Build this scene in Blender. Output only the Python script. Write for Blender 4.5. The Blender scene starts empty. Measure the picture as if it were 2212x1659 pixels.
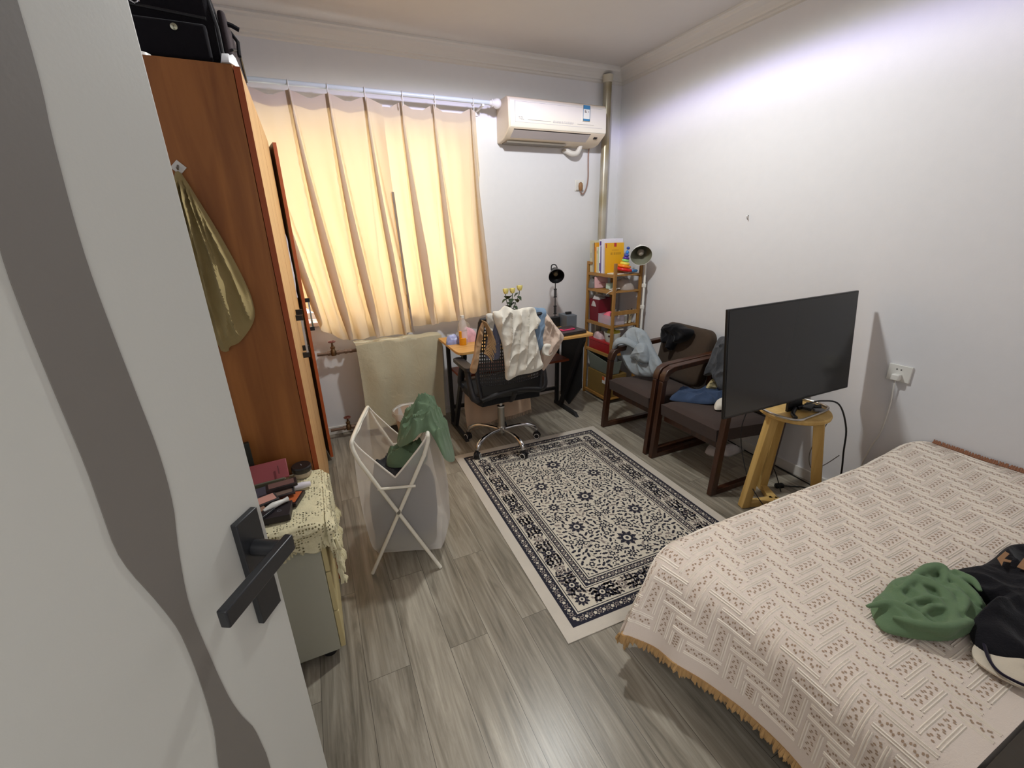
import bpy, math, random
from mathutils import Vector, Matrix, noise
random.seed(7)
PI = math.pi
SC = bpy.context.scene
C = SC.collection

# ------------------------------------------------------------------ camera
W_PX, F_PX, CAM_H = 2212.0, 930.0, 1.5
yaw, pit, rol = math.radians(24.2), math.radians(19.7), math.radians(-1.35)
fw = Vector((math.sin(yaw)*math.cos(pit), math.cos(yaw)*math.cos(pit), -math.sin(pit)))
rt = fw.cross(Vector((0, 0, 1))).normalized()
up = rt.cross(fw)
rt2 = rt*math.cos(rol) + up*math.sin(rol)
up2 = -rt*math.sin(rol) + up*math.cos(rol)
cam_d = bpy.data.cameras.new('camera')
cam_d.sensor_width = 36.0
cam_d.lens = F_PX/W_PX*36.0
cam_d.clip_start = 0.02
cam = bpy.data.objects.new('camera', cam_d)
C.objects.link(cam)
m3 = Matrix((rt2, up2, -fw)).transposed()
cam.matrix_world = Matrix.Translation((0, 0, CAM_H)) @ m3.to_4x4()
SC.camera = cam

# ------------------------------------------------------------------ view + world + lights
SC.view_settings.view_transform = 'Standard'
SC.view_settings.look = 'None'
SC.view_settings.gamma = 1.0
SC.view_settings.use_curve_mapping = False
SC.view_settings.exposure = 0.0
SC.cycles.use_denoising = True
SC.cycles.max_bounces = 10
SC.cycles.transparent_max_bounces = 16
SC.cycles.sample_clamp_indirect = 6.0

w = bpy.data.worlds.new('daylight')
SC.world = w
w.use_nodes = True
wn = w.node_tree.nodes
wn['Background'].inputs[0].default_value = (1.0, 0.97, 0.92, 1)
wn['Background'].inputs[1].default_value = 5.4

LAMP_POS = Vector((1.15, 1.95, 2.56))
ld = bpy.data.lights.new('ceiling_bulb', 'POINT')
ld.energy = 96.0
ld.color = (0.94, 0.975, 1.0)
ld.shadow_soft_size = 0.06
lo = bpy.data.objects.new('ceiling_bulb', ld)
lo.location = LAMP_POS
C.objects.link(lo)
# the diffuser throws its light downwards with a violet rim, like the real panel
ld.use_nodes = True
nt = ld.node_tree
em = nt.nodes['Emission']
geo = nt.nodes.new('ShaderNodeTexCoord')
sep = nt.nodes.new('ShaderNodeSeparateXYZ')
nt.links.new(geo.outputs['Normal'], sep.inputs[0])
cr = nt.nodes.new('ShaderNodeValToRGB')
mr = nt.nodes.new('ShaderNodeMapRange')
mr.inputs['From Min'].default_value = -1.0
mr.inputs['From Max'].default_value = 0.0
nt.links.new(sep.outputs['Z'], mr.inputs['Value'])
nt.links.new(mr.outputs[0], cr.inputs[0])
LAMP_RAMP = [(0.0, (.98, .97, .93)), (0.55, (.97, .96, .93)), (0.70, (1.0, .985, .98)),
             (0.80, (1.22, 1.17, 1.30)), (0.855, (.85, .80, 1.15)), (0.90, (.30, .31, .30)), (0.955, (.06, .06, .058)), (1.0, (.04, .04, .038))]
while len(cr.color_ramp.elements) < len(LAMP_RAMP):
    cr.color_ramp.elements.new(0.5)
for e, (p, c) in zip(cr.color_ramp.elements, LAMP_RAMP):
    e.position = p
    e.color = (*c, 1)
nt.links.new(cr.outputs[0], em.inputs[0])

hd = bpy.data.lights.new('hall_fill', 'AREA')  # added fill light, unseen behind the camera; brightens faces turned towards the doorway
hd.shape = 'RECTANGLE'
hd.size, hd.size_y = 0.9, 0.9
hd.energy = 34.0
hd.color = (1.0, 0.985, 0.965)
ho = bpy.data.objects.new('hall_fill', hd)
ho.location = (-0.35, -1.0, 2.5)
C.objects.link(ho)

# ------------------------------------------------------------------ materials
MATS = {}


def lin(c):
    return tuple(((v/12.92) if v <= 0.04045 else ((v+0.055)/1.055)**2.4) for v in [x/255.0 for x in c])


def mat(name, rgb, rough=0.6, metal=0.0, bump=0.0, scale=60.0, var=0.0, sheen=0.0, spec=0.5, coat=0.0, emit=None):
    if name in MATS:
        return MATS[name]
    m = bpy.data.materials.new(name)
    m.use_nodes = True
    n = m.node_tree.nodes
    l = m.node_tree.links
    b = n['Principled BSDF']
    c = lin(rgb)
    b.inputs['Base Color'].default_value = (*c, 1)
    b.inputs['Roughness'].default_value = rough
    b.inputs['Metallic'].default_value = metal
    b.inputs['Specular IOR Level'].default_value = spec
    if coat:
        b.inputs['Coat Weight'].default_value = coat
        b.inputs['Coat Roughness'].default_value = .1
    if sheen:
        b.inputs['Sheen Weight'].default_value = sheen
    if emit:
        b.inputs['Emission Color'].default_value = (*lin(rgb), 1)
        b.inputs['Emission Strength'].default_value = emit
    tc = n.new('ShaderNodeTexCoord')
    nz = n.new('ShaderNodeTexNoise')
    nz.inputs['Scale'].default_value = scale
    nz.inputs['Detail'].default_value = 4
    l.new(tc.outputs['Object'], nz.inputs['Vector'])
    if bump:
        bp = n.new('ShaderNodeBump')
        bp.inputs['Strength'].default_value = bump
        bp.inputs['Distance'].default_value = 0.004
        l.new(nz.outputs['Fac'], bp.inputs['Height'])
        l.new(bp.outputs[0], b.inputs['Normal'])
    if var:
        mx = n.new('ShaderNodeMix')
        mx.data_type = 'RGBA'
        n2 = n.new('ShaderNodeTexNoise')
        n2.inputs['Scale'].default_value = scale*0.15
        l.new(tc.outputs['Object'], n2.inputs['Vector'])
        l.new(n2.outputs['Fac'], mx.inputs[0])
        mx.inputs[6].default_value = (*[max(0, v*(1-var)) for v in c], 1)
        mx.inputs[7].default_value = (*[min(1, v*(1+var)) for v in c], 1)
        l.new(mx.outputs[2], b.inputs['Base Color'])
    MATS[name] = m
    return m


def wood(name, dark, light, rough=0.45, axis='Z', scale=1.0, coat=0.0):
    if name in MATS:
        return MATS[name]
    m = bpy.data.materials.new(name)
    m.use_nodes = True
    n = m.node_tree.nodes
    l = m.node_tree.links
    b = n['Principled BSDF']
    b.inputs['Roughness'].default_value = rough
    if coat:
        b.inputs['Coat Weight'].default_value = coat
    tc = n.new('ShaderNodeTexCoord')
    mp = n.new('ShaderNodeMapping')
    s = {'X': (1.2, 14, 14), 'Y': (14, 1.2, 14), 'Z': (14, 14, 1.2)}[axis]
    mp.inputs['Scale'].default_value = [v*scale for v in s]
    l.new(tc.outputs['Object'], mp.inputs[0])
    nz = n.new('ShaderNodeTexNoise')
    nz.inputs['Scale'].default_value = 1.4
    nz.inputs['Detail'].default_value = 6
    nz.inputs['Distortion'].default_value = 0.8
    l.new(mp.outputs[0], nz.inputs['Vector'])
    cr = n.new('ShaderNodeValToRGB')
    cr.color_ramp.elements[0].position = 0.3
    cr.color_ramp.elements[0].color = (*lin(dark), 1)
    cr.color_ramp.elements[1].position = 0.72
    cr.color_ramp.elements[1].color = (*lin(light), 1)
    l.new(nz.outputs['Fac'], cr.inputs[0])
    l.new(cr.outputs[0], b.inputs['Base Color'])
    bp = n.new('ShaderNodeBump')
    bp.inputs['Strength'].default_value = 0.06
    l.new(nz.outputs['Fac'], bp.inputs['Height'])
    l.new(bp.outputs[0], b.inputs['Normal'])
    MATS[name] = m
    return m


def cloth(name, rgb, weave=260.0, bump=0.25, transl=0.0, trans_rgb=None, clear=0.0, var=0.08, wrinkle=0.0):
    """woven fabric; transl = share of light let through, clear = share of open holes"""
    if name in MATS:
        return MATS[name]
    m = bpy.data.materials.new(name)
    m.use_nodes = True
    n = m.node_tree.nodes
    l = m.node_tree.links
    b = n['Principled BSDF']
    out = n['Material Output']
    c = lin(rgb)
    b.inputs['Roughness'].default_value = 0.9
    b.inputs['Specular IOR Level'].default_value = 0.15
    b.inputs['Sheen Weight'].default_value = 0.1
    tc = n.new('ShaderNodeTexCoord')
    n2 = n.new('ShaderNodeTexNoise')
    n2.inputs['Scale'].default_value = 9
    n2.inputs['Detail'].default_value = 5
    l.new(tc.outputs['Object'], n2.inputs['Vector'])
    mx = n.new('ShaderNodeMix')
    mx.data_type = 'RGBA'
    mx.inputs[6].default_value = (*[v*(1-var) for v in c], 1)
    mx.inputs[7].default_value = (*[min(1, v*(1+var)) for v in c], 1)
    l.new(n2.outputs['Fac'], mx.inputs[0])
    l.new(mx.outputs[2], b.inputs['Base Color'])
    nz = n.new('ShaderNodeTexNoise')
    nz.inputs['Scale'].default_value = weave
    l.new(tc.outputs['Object'], nz.inputs['Vector'])
    bp = n.new('ShaderNodeBump')
    bp.inputs['Strength'].default_value = bump
    bp.inputs['Distance'].default_value = 0.002
    l.new(nz.outputs['Fac'], bp.inputs['Height'])
    if wrinkle:
        nw = n.new('ShaderNodeTexNoise')
        nw.inputs['Scale'].default_value = 17
        nw.inputs['Detail'].default_value = 2
        nw.inputs['Distortion'].default_value = 1.2
        l.new(tc.outputs['Object'], nw.inputs['Vector'])
        b2 = n.new('ShaderNodeBump')
        b2.inputs['Strength'].default_value = wrinkle
        b2.inputs['Distance'].default_value = 0.012
        l.new(nw.outputs['Fac'], b2.inputs['Height'])
        l.new(b2.outputs[0], bp.inputs['Normal'])
    l.new(bp.outputs[0], b.inputs['Normal'])
    last = b.outputs[0]
    if transl:
        tr = n.new('ShaderNodeBsdfTranslucent')
        tr.inputs[0].default_value = (*lin(trans_rgb or rgb), 1)
        ms = n.new('ShaderNodeMixShader')
        ms.inputs[0].default_value = transl
        l.new(last, ms.inputs[1])
        l.new(tr.outputs[0], ms.inputs[2])
        last = ms.outputs[0]
    if clear:
        tp = n.new('ShaderNodeBsdfTransparent')
        ms = n.new('ShaderNodeMixShader')
        ms.inputs[0].default_value = clear
        l.new(last, ms.inputs[1])
        l.new(tp.outputs[0], ms.inputs[2])
        last = ms.outputs[0]
    l.new(last, out.inputs[0])
    MATS[name] = m
    return m


def plastic_clear(name, rgb, alpha=0.35, rough=0.2):
    if name in MATS:
        return MATS[name]
    m = bpy.data.materials.new(name)
    m.use_nodes = True
    b = m.node_tree.nodes['Principled BSDF']
    b.inputs['Base Color'].default_value = (*lin(rgb), 1)
    b.inputs['Roughness'].default_value = rough
    b.inputs['Alpha'].default_value = alpha
    MATS[name] = m
    return m


# ------------------------------------------------------------------ mesh builder
def V(*a):
    return Vector(a)


class MB:
    def __init__(s):
        s.v, s.f, s.mi = [], [], []

    def add(s, vs, fs, mi=0):
        o = len(s.v)
        s.v += [tuple(p) for p in vs]
        s.f += [tuple(i+o for i in f) for f in fs]
        s.mi += [mi]*len(fs)
        return s

    def box(s, x0, x1, y0, y1, z0, z1, mi=0):
        vs = [(x0, y0, z0), (x1, y0, z0), (x1, y1, z0), (x0, y1, z0), (x0, y0, z1), (x1, y0, z1), (x1, y1, z1), (x0, y1, z1)]
        return s.add(vs, [(0, 3, 2, 1), (4, 5, 6, 7), (0, 1, 5, 4), (1, 2, 6, 5), (2, 3, 7, 6), (3, 0, 4, 7)], mi)

    def obox(s, c, size, rz=0, rx=0, ry=0, mi=0):
        R = Matrix.Rotation(rz, 3, 'Z') @ Matrix.Rotation(ry, 3, 'Y') @ Matrix.Rotation(rx, 3, 'X')
        a, b, d = [q/2 for q in size]
        vs = [Vector(c) + R @ Vector(p) for p in [(-a, -b, -d), (a, -b, -d), (a, b, -d), (-a, b, -d), (-a, -b, d), (a, -b, d), (a, b, d), (-a, b, d)]]
        return s.add(vs, [(0, 3, 2, 1), (4, 5, 6, 7), (0, 1, 5, 4), (1, 2, 6, 5), (2, 3, 7, 6), (3, 0, 4, 7)], mi)

    def tube(s, pts, r, seg=10, closed=False, mi=0, smooth=0, flat=1.0):
        P = [Vector(p) for p in pts]
        if smooth:
            P = catmull(P, smooth, closed)
        n = len(P)
        rs = r if isinstance(r, (list, tuple)) else None
        N = None
        rings = []
        for i, p in enumerate(P):
            if closed:
                t = (P[(i+1) % n] - P[i-1]).normalized()
            else:
                t = (P[min(i+1, n-1)] - P[max(i-1, 0)]).normalized()
            if N is None:
                N = t.orthogonal().normalized()
            else:
                N = (N - t*N.dot(t))
                if N.length < 1e-6:
                    N = t.orthogonal()
                N.normalize()
            B = t.cross(N)
            if rs:
                f = i/max(1, n-1)*(len(rs)-1)
                k = min(int(f), len(rs)-2)
                rr = rs[k] + (rs[k+1]-rs[k])*(f-k)
            else:
                rr = r
            rings.append([p + N*math.cos(2*PI*j/seg)*rr + B*math.sin(2*PI*j/seg)*rr*flat for j in range(seg)])
        vs = [q for ring in rings for q in ring]
        fs = []
        for i in range(n if closed else n-1):
            for j in range(seg):
                a = i*seg+j
                b = i*seg+(j+1) % seg
                c = ((i+1) % n)*seg+(j+1) % seg
                d = ((i+1) % n)*seg+j
                fs.append((a, b, c, d))
        if not closed:
            fs.append(tuple(range(seg-1, -1, -1)))
            fs.append(tuple((n-1)*seg+j for j in range(seg)))
        return s.add(vs, fs, mi)

    def cyl(s, p0, p1, r0, r1=None, seg=20, mi=0):
        r1 = r0 if r1 is None else r1
        return s.tube([p0, p1], [r0, r1], seg, mi=mi)

    def lathe(s, prof, o=(0, 0, 0), axis=(0, 0, 1), seg=28, mi=0):
        ax = Vector(axis).normalized()
        A = ax.orthogonal().normalized() if abs(ax.z) < .99 else Vector((1, 0, 0))
        B = ax.cross(A)
        vs, fs = [], []
        for r, z in prof:
            r = max(r, 1e-4)
            for j in range(seg):
                t = 2*PI*j/seg
                vs.append(Vector(o) + ax*z + A*math.cos(t)*r + B*math.sin(t)*r)
        for i in range(len(prof)-1):
            for j in range(seg):
                fs.append((i*seg+j, i*seg+(j+1) % seg, (i+1)*seg+(j+1) % seg, (i+1)*seg+j))
        return s.add(vs, fs, mi)

    def prism(s, outline, O, A, B, N, d, mi=0):
        """polygon in the plane O + a*A + b*B pushed d along N"""
        O, A, B, N = Vector(O), Vector(A), Vector(B), Vector(N)
        n = len(outline)
        vs = [O + A*a + B*b for a, b in outline] + [O + A*a + B*b + N*d for a, b in outline]
        fs = [tuple(range(n-1, -1, -1)), tuple(range(n, 2*n))] + [(i, (i+1) % n, n+(i+1) % n, n+i) for i in range(n)]
        return s.add(vs, fs, mi)

    def grid(s, fn, nu, nv, mi=0, thick=0.0, closed_u=False):
        """fn(u,v) -> point; thick>0 makes a closed shell of that thickness"""
        vs = []
        cu = nu if closed_u else nu+1
        for j in range(nv+1):
            for i in range(cu):
                vs.append(Vector(fn(i/nu, j/nv)))
        fs = []
        for j in range(nv):
            for i in range(nu):
                a = j*cu+i
                b = j*cu+(i+1) % cu
                fs.append((a, b, b+cu, a+cu))
        if not thick:
            return s.add(vs, fs, mi)
        nrm = [Vector((0, 0, 0)) for _ in vs]
        for f in fs:
            q = (vs[f[2]]-vs[f[0]]).cross(vs[f[3]]-vs[f[1]])
            if q.length > 0:
                q.normalize()
            for k in f:
                nrm[k] += q
        n = len(vs)
        back = [p - (q.normalized() if q.length > 0 else q)*thick for p, q in zip(vs, nrm)]
        f2 = [tuple(k+n for k in reversed(f)) for f in fs]
        rim = []
        for i in range(nu):
            i2 = (i+1) % cu
            rim.append((i2, i, i+n, i2+n))
            a, b = nv*cu+i, nv*cu+i2
            rim.append((a, b, b+n, a+n))
        if not closed_u:
            for j in range(nv):
                a, b = j*cu, (j+1)*cu
                rim.append((a, b, b+n, a+n))
                a, b = j*cu+nu, (j+1)*cu+nu
                rim.append((b, a, a+n, b+n))
        return s.add(vs+back, fs+f2+rim, mi)

    def relief(s, outline, O, A, B, N, h=0.03, amp=0.012, fdir=0.0, freq=14.0, seed=0, rings=22, segs=96,
               warp=None, back=0.0, mi=0, smooth=True, edge=0.004, power=3.0, curl=1.0, crease=1.0, polar=None, arc=None):
        """crumpled / folded cloth: a star-shaped outline filled with folds, closed at the back"""
        O, A, B, N = Vector(O), Vector(A), Vector(B), Vector(N)
        P = [Vector((a, b, 0)) for a, b in outline]
        if smooth:
            P = catmull(P, 6, True)
        # resample
        L = [0]
        for i in range(len(P)):
            L.append(L[-1] + (P[(i+1) % len(P)]-P[i]).length)
        pts = []
        k = 0
        for j in range(segs):
            t = L[-1]*j/segs
            while L[k+1] < t:
                k += 1
            f = (t-L[k])/max(1e-9, L[k+1]-L[k])
            pts.append(P[k].lerp(P[(k+1) % len(P)], f))
        ctr = sum(pts, Vector())/segs
        ca, sa = math.cos(fdir), math.sin(fdir)
        vs = []

        def height(q, r):
            x = (q.x*ca + q.y*sa)
            y = (-q.x*sa + q.y*ca)
            if polar:
                dx_, dy_ = q.x-polar[0], q.y-polar[1]
                x, y = math.hypot(dx_, dy_), math.atan2(dx_, -dy_)*.9
            if arc:
                dx_, dy_ = q.x-arc[0], q.y-arc[1]
                x, y = math.atan2(dy_, dx_)*.12, math.hypot(dx_, dy_)
            w1 = noise.noise(Vector((x*4+seed, y*4, seed*1.7)))
            w2 = noise.noise(Vector((x*9-seed, y*9, 3.1+seed)))
            f1 = 1-abs(math.sin((y*freq + w1*2.2*curl) * 1.0))
            f2 = 1-abs(math.sin((y*freq*.57 + x*freq*.45*curl + w2*1.6*curl + seed)))
            e = max(0.0, 1-r**power)
            am = amp
            cz = 1-2.6*abs(noise.noise(Vector((x*9+seed, y*9, seed+2.2))))
            c2 = 1-2.6*abs(noise.noise(Vector((x*21+seed, y*21, seed+6.2))))
            return crease*amp*(.6*cz + .25*c2)*min(1, e*2.5) + h*e**.5*(.72+.45*noise.noise(Vector((x*6, y*6, seed+9)))) + amp*(f1**2*.9 + f2**2*.7 + w2*.5)*min(1, e*2.5) + edge
        for i in range(rings+1):
            r = i/rings
            for p in pts:
                q = ctr.lerp(p, r)
                w3 = O + A*q.x + B*q.y + N*height(q, r)
                vs.append(warp(w3) if warp else w3)
        nb = len(vs)
        fs = []
        for i in range(rings):
            for j in range(segs):
                fs.append((i*segs+j, (i+1)*segs+j, (i+1)*segs+(j+1) % segs, i*segs+(j+1) % segs))
        for i in (rings, 8, 0):
            for p in pts:
                q = ctr.lerp(p, i/rings)
                w3 = O + A*q.x + B*q.y - N*back
                vs.append(warp(w3) if warp else w3)
        for j in range(segs):
            k2 = (j+1) % segs
            fs.append((rings*segs+j, nb+j, nb+k2, rings*segs+k2))
            fs.append((nb+j, nb+segs+j, nb+segs+k2, nb+k2))
            fs.append((nb+segs+j, nb+2*segs+j, nb+2*segs+k2, nb+segs+k2))
        return s.add(vs, fs, mi)


def catmull(P, k, closed=False):
    out = []
    n = len(P)
    rng = n if closed else n-1
    for i in range(rng):
        p0 = P[i-1] if (closed or i > 0) else P[0]
        p1, p2 = P[i], P[(i+1) % n]
        p3 = P[(i+2) % n] if (closed or i+2 < n) else P[n-1]
        for j in range(k):
            t = j/k
            out.append(0.5*((2*p1) + (p2-p0)*t + (2*p0-5*p1+4*p2-p3)*t*t + (3*p1-p0-3*p2+p3)*t*t*t))
    if not closed:
        out.append(P[-1])
    return out


ORG = {}


def thing(name, label, cat, loc, group=None):
    o = bpy.data.objects.new(name, None)
    o.empty_display_size = 0.05
    C.objects.link(o)
    o.location = loc
    ORG[o.name] = Vector(loc)
    o['label'] = label
    o['category'] = cat
    if group:
        o['group'] = group
    return o


def obj(name, mb, m, parent=None, label=None, cat=None, group=None, kind=None, smooth=35, bevel=0, sub=0):
    mats = m if isinstance(m, (list, tuple)) else [m]
    if parent is not None:
        org = ORG[parent.name]
    else:
        xs = [p[0] for p in mb.v]
        ys = [p[1] for p in mb.v]
        zs = [p[2] for p in mb.v]
        org = Vector(((min(xs)+max(xs))/2, (min(ys)+max(ys))/2, min(zs)))
        if kind == 'structure':
            org = Vector((0, 0, 0))
    me = bpy.data.meshes.new(name)
    me.from_pydata([(p[0]-org.x, p[1]-org.y, p[2]-org.z) for p in mb.v], [], mb.f)
    me.update()
    for q in mats:
        me.materials.append(q)
    me.polygons.foreach_set('material_index', mb.mi)
    if smooth:
        me.polygons.foreach_set('use_smooth', [True]*len(me.polygons))
        me.set_sharp_from_angle(angle=math.radians(smooth))
    me.validate()
    o = bpy.data.objects.new(name, me)
    C.objects.link(o)
    if parent is not None:
        o.parent = parent
    else:
        o.location = org
    ORG[o.name] = org
    if label:
        o['label'] = label
    if cat:
        o['category'] = cat
    if group:
        o['group'] = group
    if kind:
        o['kind'] = kind
    if bevel:
        b = o.modifiers.new('bevel', 'BEVEL')
        b.width = bevel
        b.segments = 3
        b.limit_method = 'ANGLE'
        b.angle_limit = math.radians(40)
    if sub:
        q = o.modifiers.new('sub', 'SUBSURF')
        q.levels = q.render_levels = sub
    return o


def fix_normals():
    import bmesh
    for o in C.objects:
        if o.type == 'MESH' and not o.data.get('nf'):
            bm = bmesh.new()
            bm.from_mesh(o.data)
            bmesh.ops.recalc_face_normals(bm, faces=bm.faces)
            bm.to_mesh(o.data)
            bm.free()
            o.data['nf'] = 1


def rrect(w, h, r, n=5):
    out = []
    for cx, cy, a0 in ((w/2-r, h/2-r, 0), (-w/2+r, h/2-r, PI/2), (-w/2+r, -h/2+r, PI), (w/2-r, -h/2+r, 1.5*PI)):
        for i in range(n+1):
            a = a0 + i/n*PI/2
            out.append((cx+math.cos(a)*r, cy+math.sin(a)*r))
    return out

# ================================================================== THE ROOM
XL, XR, YF, YB, ZC = -0.72, 2.60, -0.12, 3.42, 2.70


def floor_mat():
    m = bpy.data.materials.new('grey_laminate')
    m.use_nodes = True
    n = m.node_tree.nodes
    l = m.node_tree.links
    b = n['Principled BSDF']
    tc = n.new('ShaderNodeTexCoord')
    mp = n.new('ShaderNodeMapping')
    mp.inputs['Rotation'].default_value = (0, 0, PI/2)
    mp.inputs['Location'].default_value = (0.0, 0.5, 0)
    l.new(tc.outputs['Object'], mp.inputs[0])
    br = n.new('ShaderNodeTexBrick')
    br.inputs['Scale'].default_value = 1.0
    br.inputs['Brick Width'].default_value = 1.21
    br.inputs['Row Height'].default_value = 0.152
    br.inputs['Mortar Size'].default_value = 0.0009
    br.inputs['Mortar Smooth'].default_value = 0.3
    br.inputs['Color1'].default_value = (0, 0, 0, 1)
    br.inputs['Color2'].default_value = (1, 1, 1, 1)
    br.inputs['Mortar'].default_value = (0.5, 0.5, 0.5, 1)
    br.offset = 0.37
    l.new(mp.outputs[0], br.inputs['Vector'])
    # grain, different on every plank
    mul = n.new('ShaderNodeVectorMath')
    mul.operation = 'SCALE'
    mul.inputs['Scale'].default_value = 7.0
    l.new(br.outputs['Color'], mul.inputs[0])
    add = n.new('ShaderNodeVectorMath')
    add.operation = 'ADD'
    l.new(tc.outputs['Object'], add.inputs[0])
    l.new(mul.outputs[0], add.inputs[1])
    m2 = n.new('ShaderNodeMapping')
    m2.inputs['Scale'].default_value = (11, 0.9, 1)
    l.new(add.outputs[0], m2.inputs[0])
    nz = n.new('ShaderNodeTexNoise')
    nz.inputs['Scale'].default_value = 1.6
    nz.inputs['Detail'].default_value = 8
    nz.inputs['Roughness'].default_value = 0.62
    nz.inputs['Distortion'].default_value = 1.6
    l.new(m2.outputs[0], nz.inputs['Vector'])
    m3_ = n.new('ShaderNodeMapping')
    m3_.inputs['Scale'].default_value = (55, 2.2, 1)
    l.new(add.outputs[0], m3_.inputs[0])
    nf = n.new('ShaderNodeTexNoise')
    nf.inputs['Scale'].default_value = 2
    nf.inputs['Detail'].default_value = 3
    l.new(m3_.outputs[0], nf.inputs['Vector'])
    wv = n.new('ShaderNodeTexNoise')
    wv.inputs['Scale'].default_value = 0.9
    wv.inputs['Detail'].default_value = 2
    m4 = n.new('ShaderNodeMapping')
    m4.inputs['Scale'].default_value = (6, 1.1, 1)
    l.new(add.outputs[0], m4.inputs[0])
    l.new(m4.outputs[0], wv.inputs['Vector'])
    s1 = n.new('ShaderNodeMath')
    s1.operation = 'MULTIPLY'
    s1.inputs[1].default_value = 0.55
    l.new(nz.outputs['Fac'], s1.inputs[0])
    s2 = n.new('ShaderNodeMath')
    s2.operation = 'MULTIPLY_ADD'
    s2.inputs[1].default_value = 0.2
    l.new(nf.outputs['Fac'], s2.inputs[0])
    l.new(s1.outputs[0], s2.inputs[2])
    s3 = n.new('ShaderNodeMath')
    s3.operation = 'MULTIPLY_ADD'
    s3.inputs[1].default_value = 0.25
    l.new(wv.outputs['Fac'], s3.inputs[0])
    l.new(s2.outputs[0], s3.inputs[2])
    cr = n.new('ShaderNodeValToRGB')
    el = cr.color_ramp.elements
    el[0].position = 0.36
    el[0].color = (*lin((112, 105, 92)), 1)
    el[1].position = 0.64
    el[1].color = (*lin((188, 180, 164)), 1)
    q = el.new(0.5)
    q.color = (*lin((154, 146, 131)), 1)
    l.new(s3.outputs[0], cr.inputs[0])
    # plank to plank tone + seam
    mx = n.new('ShaderNodeMix')
    mx.data_type = 'RGBA'
    mx.blend_type = 'MULTIPLY'
    mx.inputs[0].default_value = 0.28
    l.new(cr.outputs[0], mx.inputs[6])
    l.new(br.outputs['Color'], mx.inputs[7])
    sm = n.new('ShaderNodeMix')
    sm.data_type = 'RGBA'
    l.new(br.outputs['Fac'], sm.inputs[0])
    l.new(mx.outputs[2], sm.inputs[6])
    sm.inputs[7].default_value = (*lin((70, 64, 56)), 1)
    l.new(sm.outputs[2], b.inputs['Base Color'])
    b.inputs['Roughness'].default_value = 0.3
    b.inputs['Specular IOR Level'].default_value = 0.42
    bp = n.new('ShaderNodeBump')
    bp.inputs['Strength'].default_value = 0.12
    bp.inputs['Distance'].default_value = 0.002
    sub = n.new('ShaderNodeMath')
    sub.operation = 'SUBTRACT'
    l.new(nf.outputs['Fac'], sub.inputs[0])
    l.new(br.outputs['Fac'], sub.inputs[1])
    l.new(sub.outputs[0], bp.inputs['Height'])
    l.new(bp.outputs[0], b.inputs['Normal'])
    return m


M_WALL = mat('wall_paint', (221, 220, 222), 0.75, bump=0.05, scale=140, var=0.02)
M_CEIL = mat('ceiling_paint', (212, 208, 203), 0.85, bump=0.03, scale=80, var=0.02)
M_TRIM = mat('trim_white', (218, 214, 208), 0.5)
M_WHITE = mat('white_plastic', (226, 224, 218), 0.35)
M_BLACK = mat('black_plastic', (22, 22, 24), 0.42)
M_DARK = mat('dark_plastic', (38, 38, 42), 0.5)
M_CHROME = mat('chrome', (205, 205, 208), 0.12, 1.0)
M_STEEL = mat('brushed_steel', (165, 163, 158), 0.3, 1.0)

obj('floor', MB().box(XL-.1, XR+.1, -1.7, YB+.1, -.06, 0), floor_mat(), kind='structure', smooth=0)
obj('ceiling', MB().box(XL-.1, XR+.1, -1.7, YB+.1, ZC, ZC+.06), M_CEIL, kind='structure', smooth=0)
# window opening in the back wall
WX0, WX1, WZ0, WZ1 = -0.42, 1.20, 0.90, 2.14
b = MB()
b.box(XL-.1, WX0, YB, YB+.24, 0, ZC)
b.box(WX1, XR+.1, YB, YB+.24, 0, ZC)
b.box(WX0, WX1, YB, YB+.24, 0, WZ0-.03)
b.box(WX0, WX1, YB, YB+.24, WZ1, ZC)
obj('wall_back', b, M_WALL, kind='structure', smooth=0)
obj('wall_right', MB().box(XR, XR+.1, -1.7, YB, 0, ZC), M_WALL, kind='structure', smooth=0)
obj('wall_left', MB().box(XL-.1, XL, -1.7, YB, 0, ZC), M_WALL, kind='structure', smooth=0)
b = MB()
b.box(XL, -.56, YF-.16, YF, 0, ZC)
b.box(.42, XR, YF-.16, YF, 0, ZC)
b.box(-.56, .42, YF-.16, YF, 2.06, ZC)
obj('wall_front', b, M_WALL, kind='structure', smooth=0)
obj('wall_hall', MB().box(XL, XR, -1.7, -1.6, 0, ZC), M_WALL, kind='structure', smooth=0)

# window: frame, sashes, sill
wroot = thing('window_1', 'white framed window behind the cream curtains', 'window', (WX0, YB+.1, WZ0))
del wroot['label'], wroot['category']
wroot['kind'] = 'structure'
b = MB()
FY0, FY1 = YB+.12, YB+.17
for x0, x1, z0, z1 in ((WX0, WX0+.05, WZ0, WZ1), (WX1-.05, WX1, WZ0, WZ1), (WX0, WX1, WZ0, WZ0+.05), (WX0, WX1, WZ1-.05, WZ1),
                       (.36, .43, WZ0, WZ1), (WX0, WX1, 1.74, 1.79)):
    b.box(x0, x1, FY0, FY1, z0, z1)
obj('window_frame', b, M_WHITE, wroot, bevel=.004)
obj('window_sill', MB().box(WX0+.0, WX1-.0, YB-.03, YB+.12, WZ0-.03, WZ0), mat('sill_paint', (222, 200, 190), .5), wroot, bevel=.004)
gm = bpy.data.materials.new('window_glass')
gm.use_nodes = True
gb = gm.node_tree.nodes['Principled BSDF']
gb.inputs['Base Color'].default_value = (1, 1, 1, 1)
gb.inputs['Roughness'].default_value = .05
gb.inputs['Alpha'].default_value = .12
obj('pane', MB().box(WX0+.05, WX1-.05, YB+.143, YB+.147, WZ0+.05, WZ1-.05), gm, wroot, smooth=0)

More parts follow.
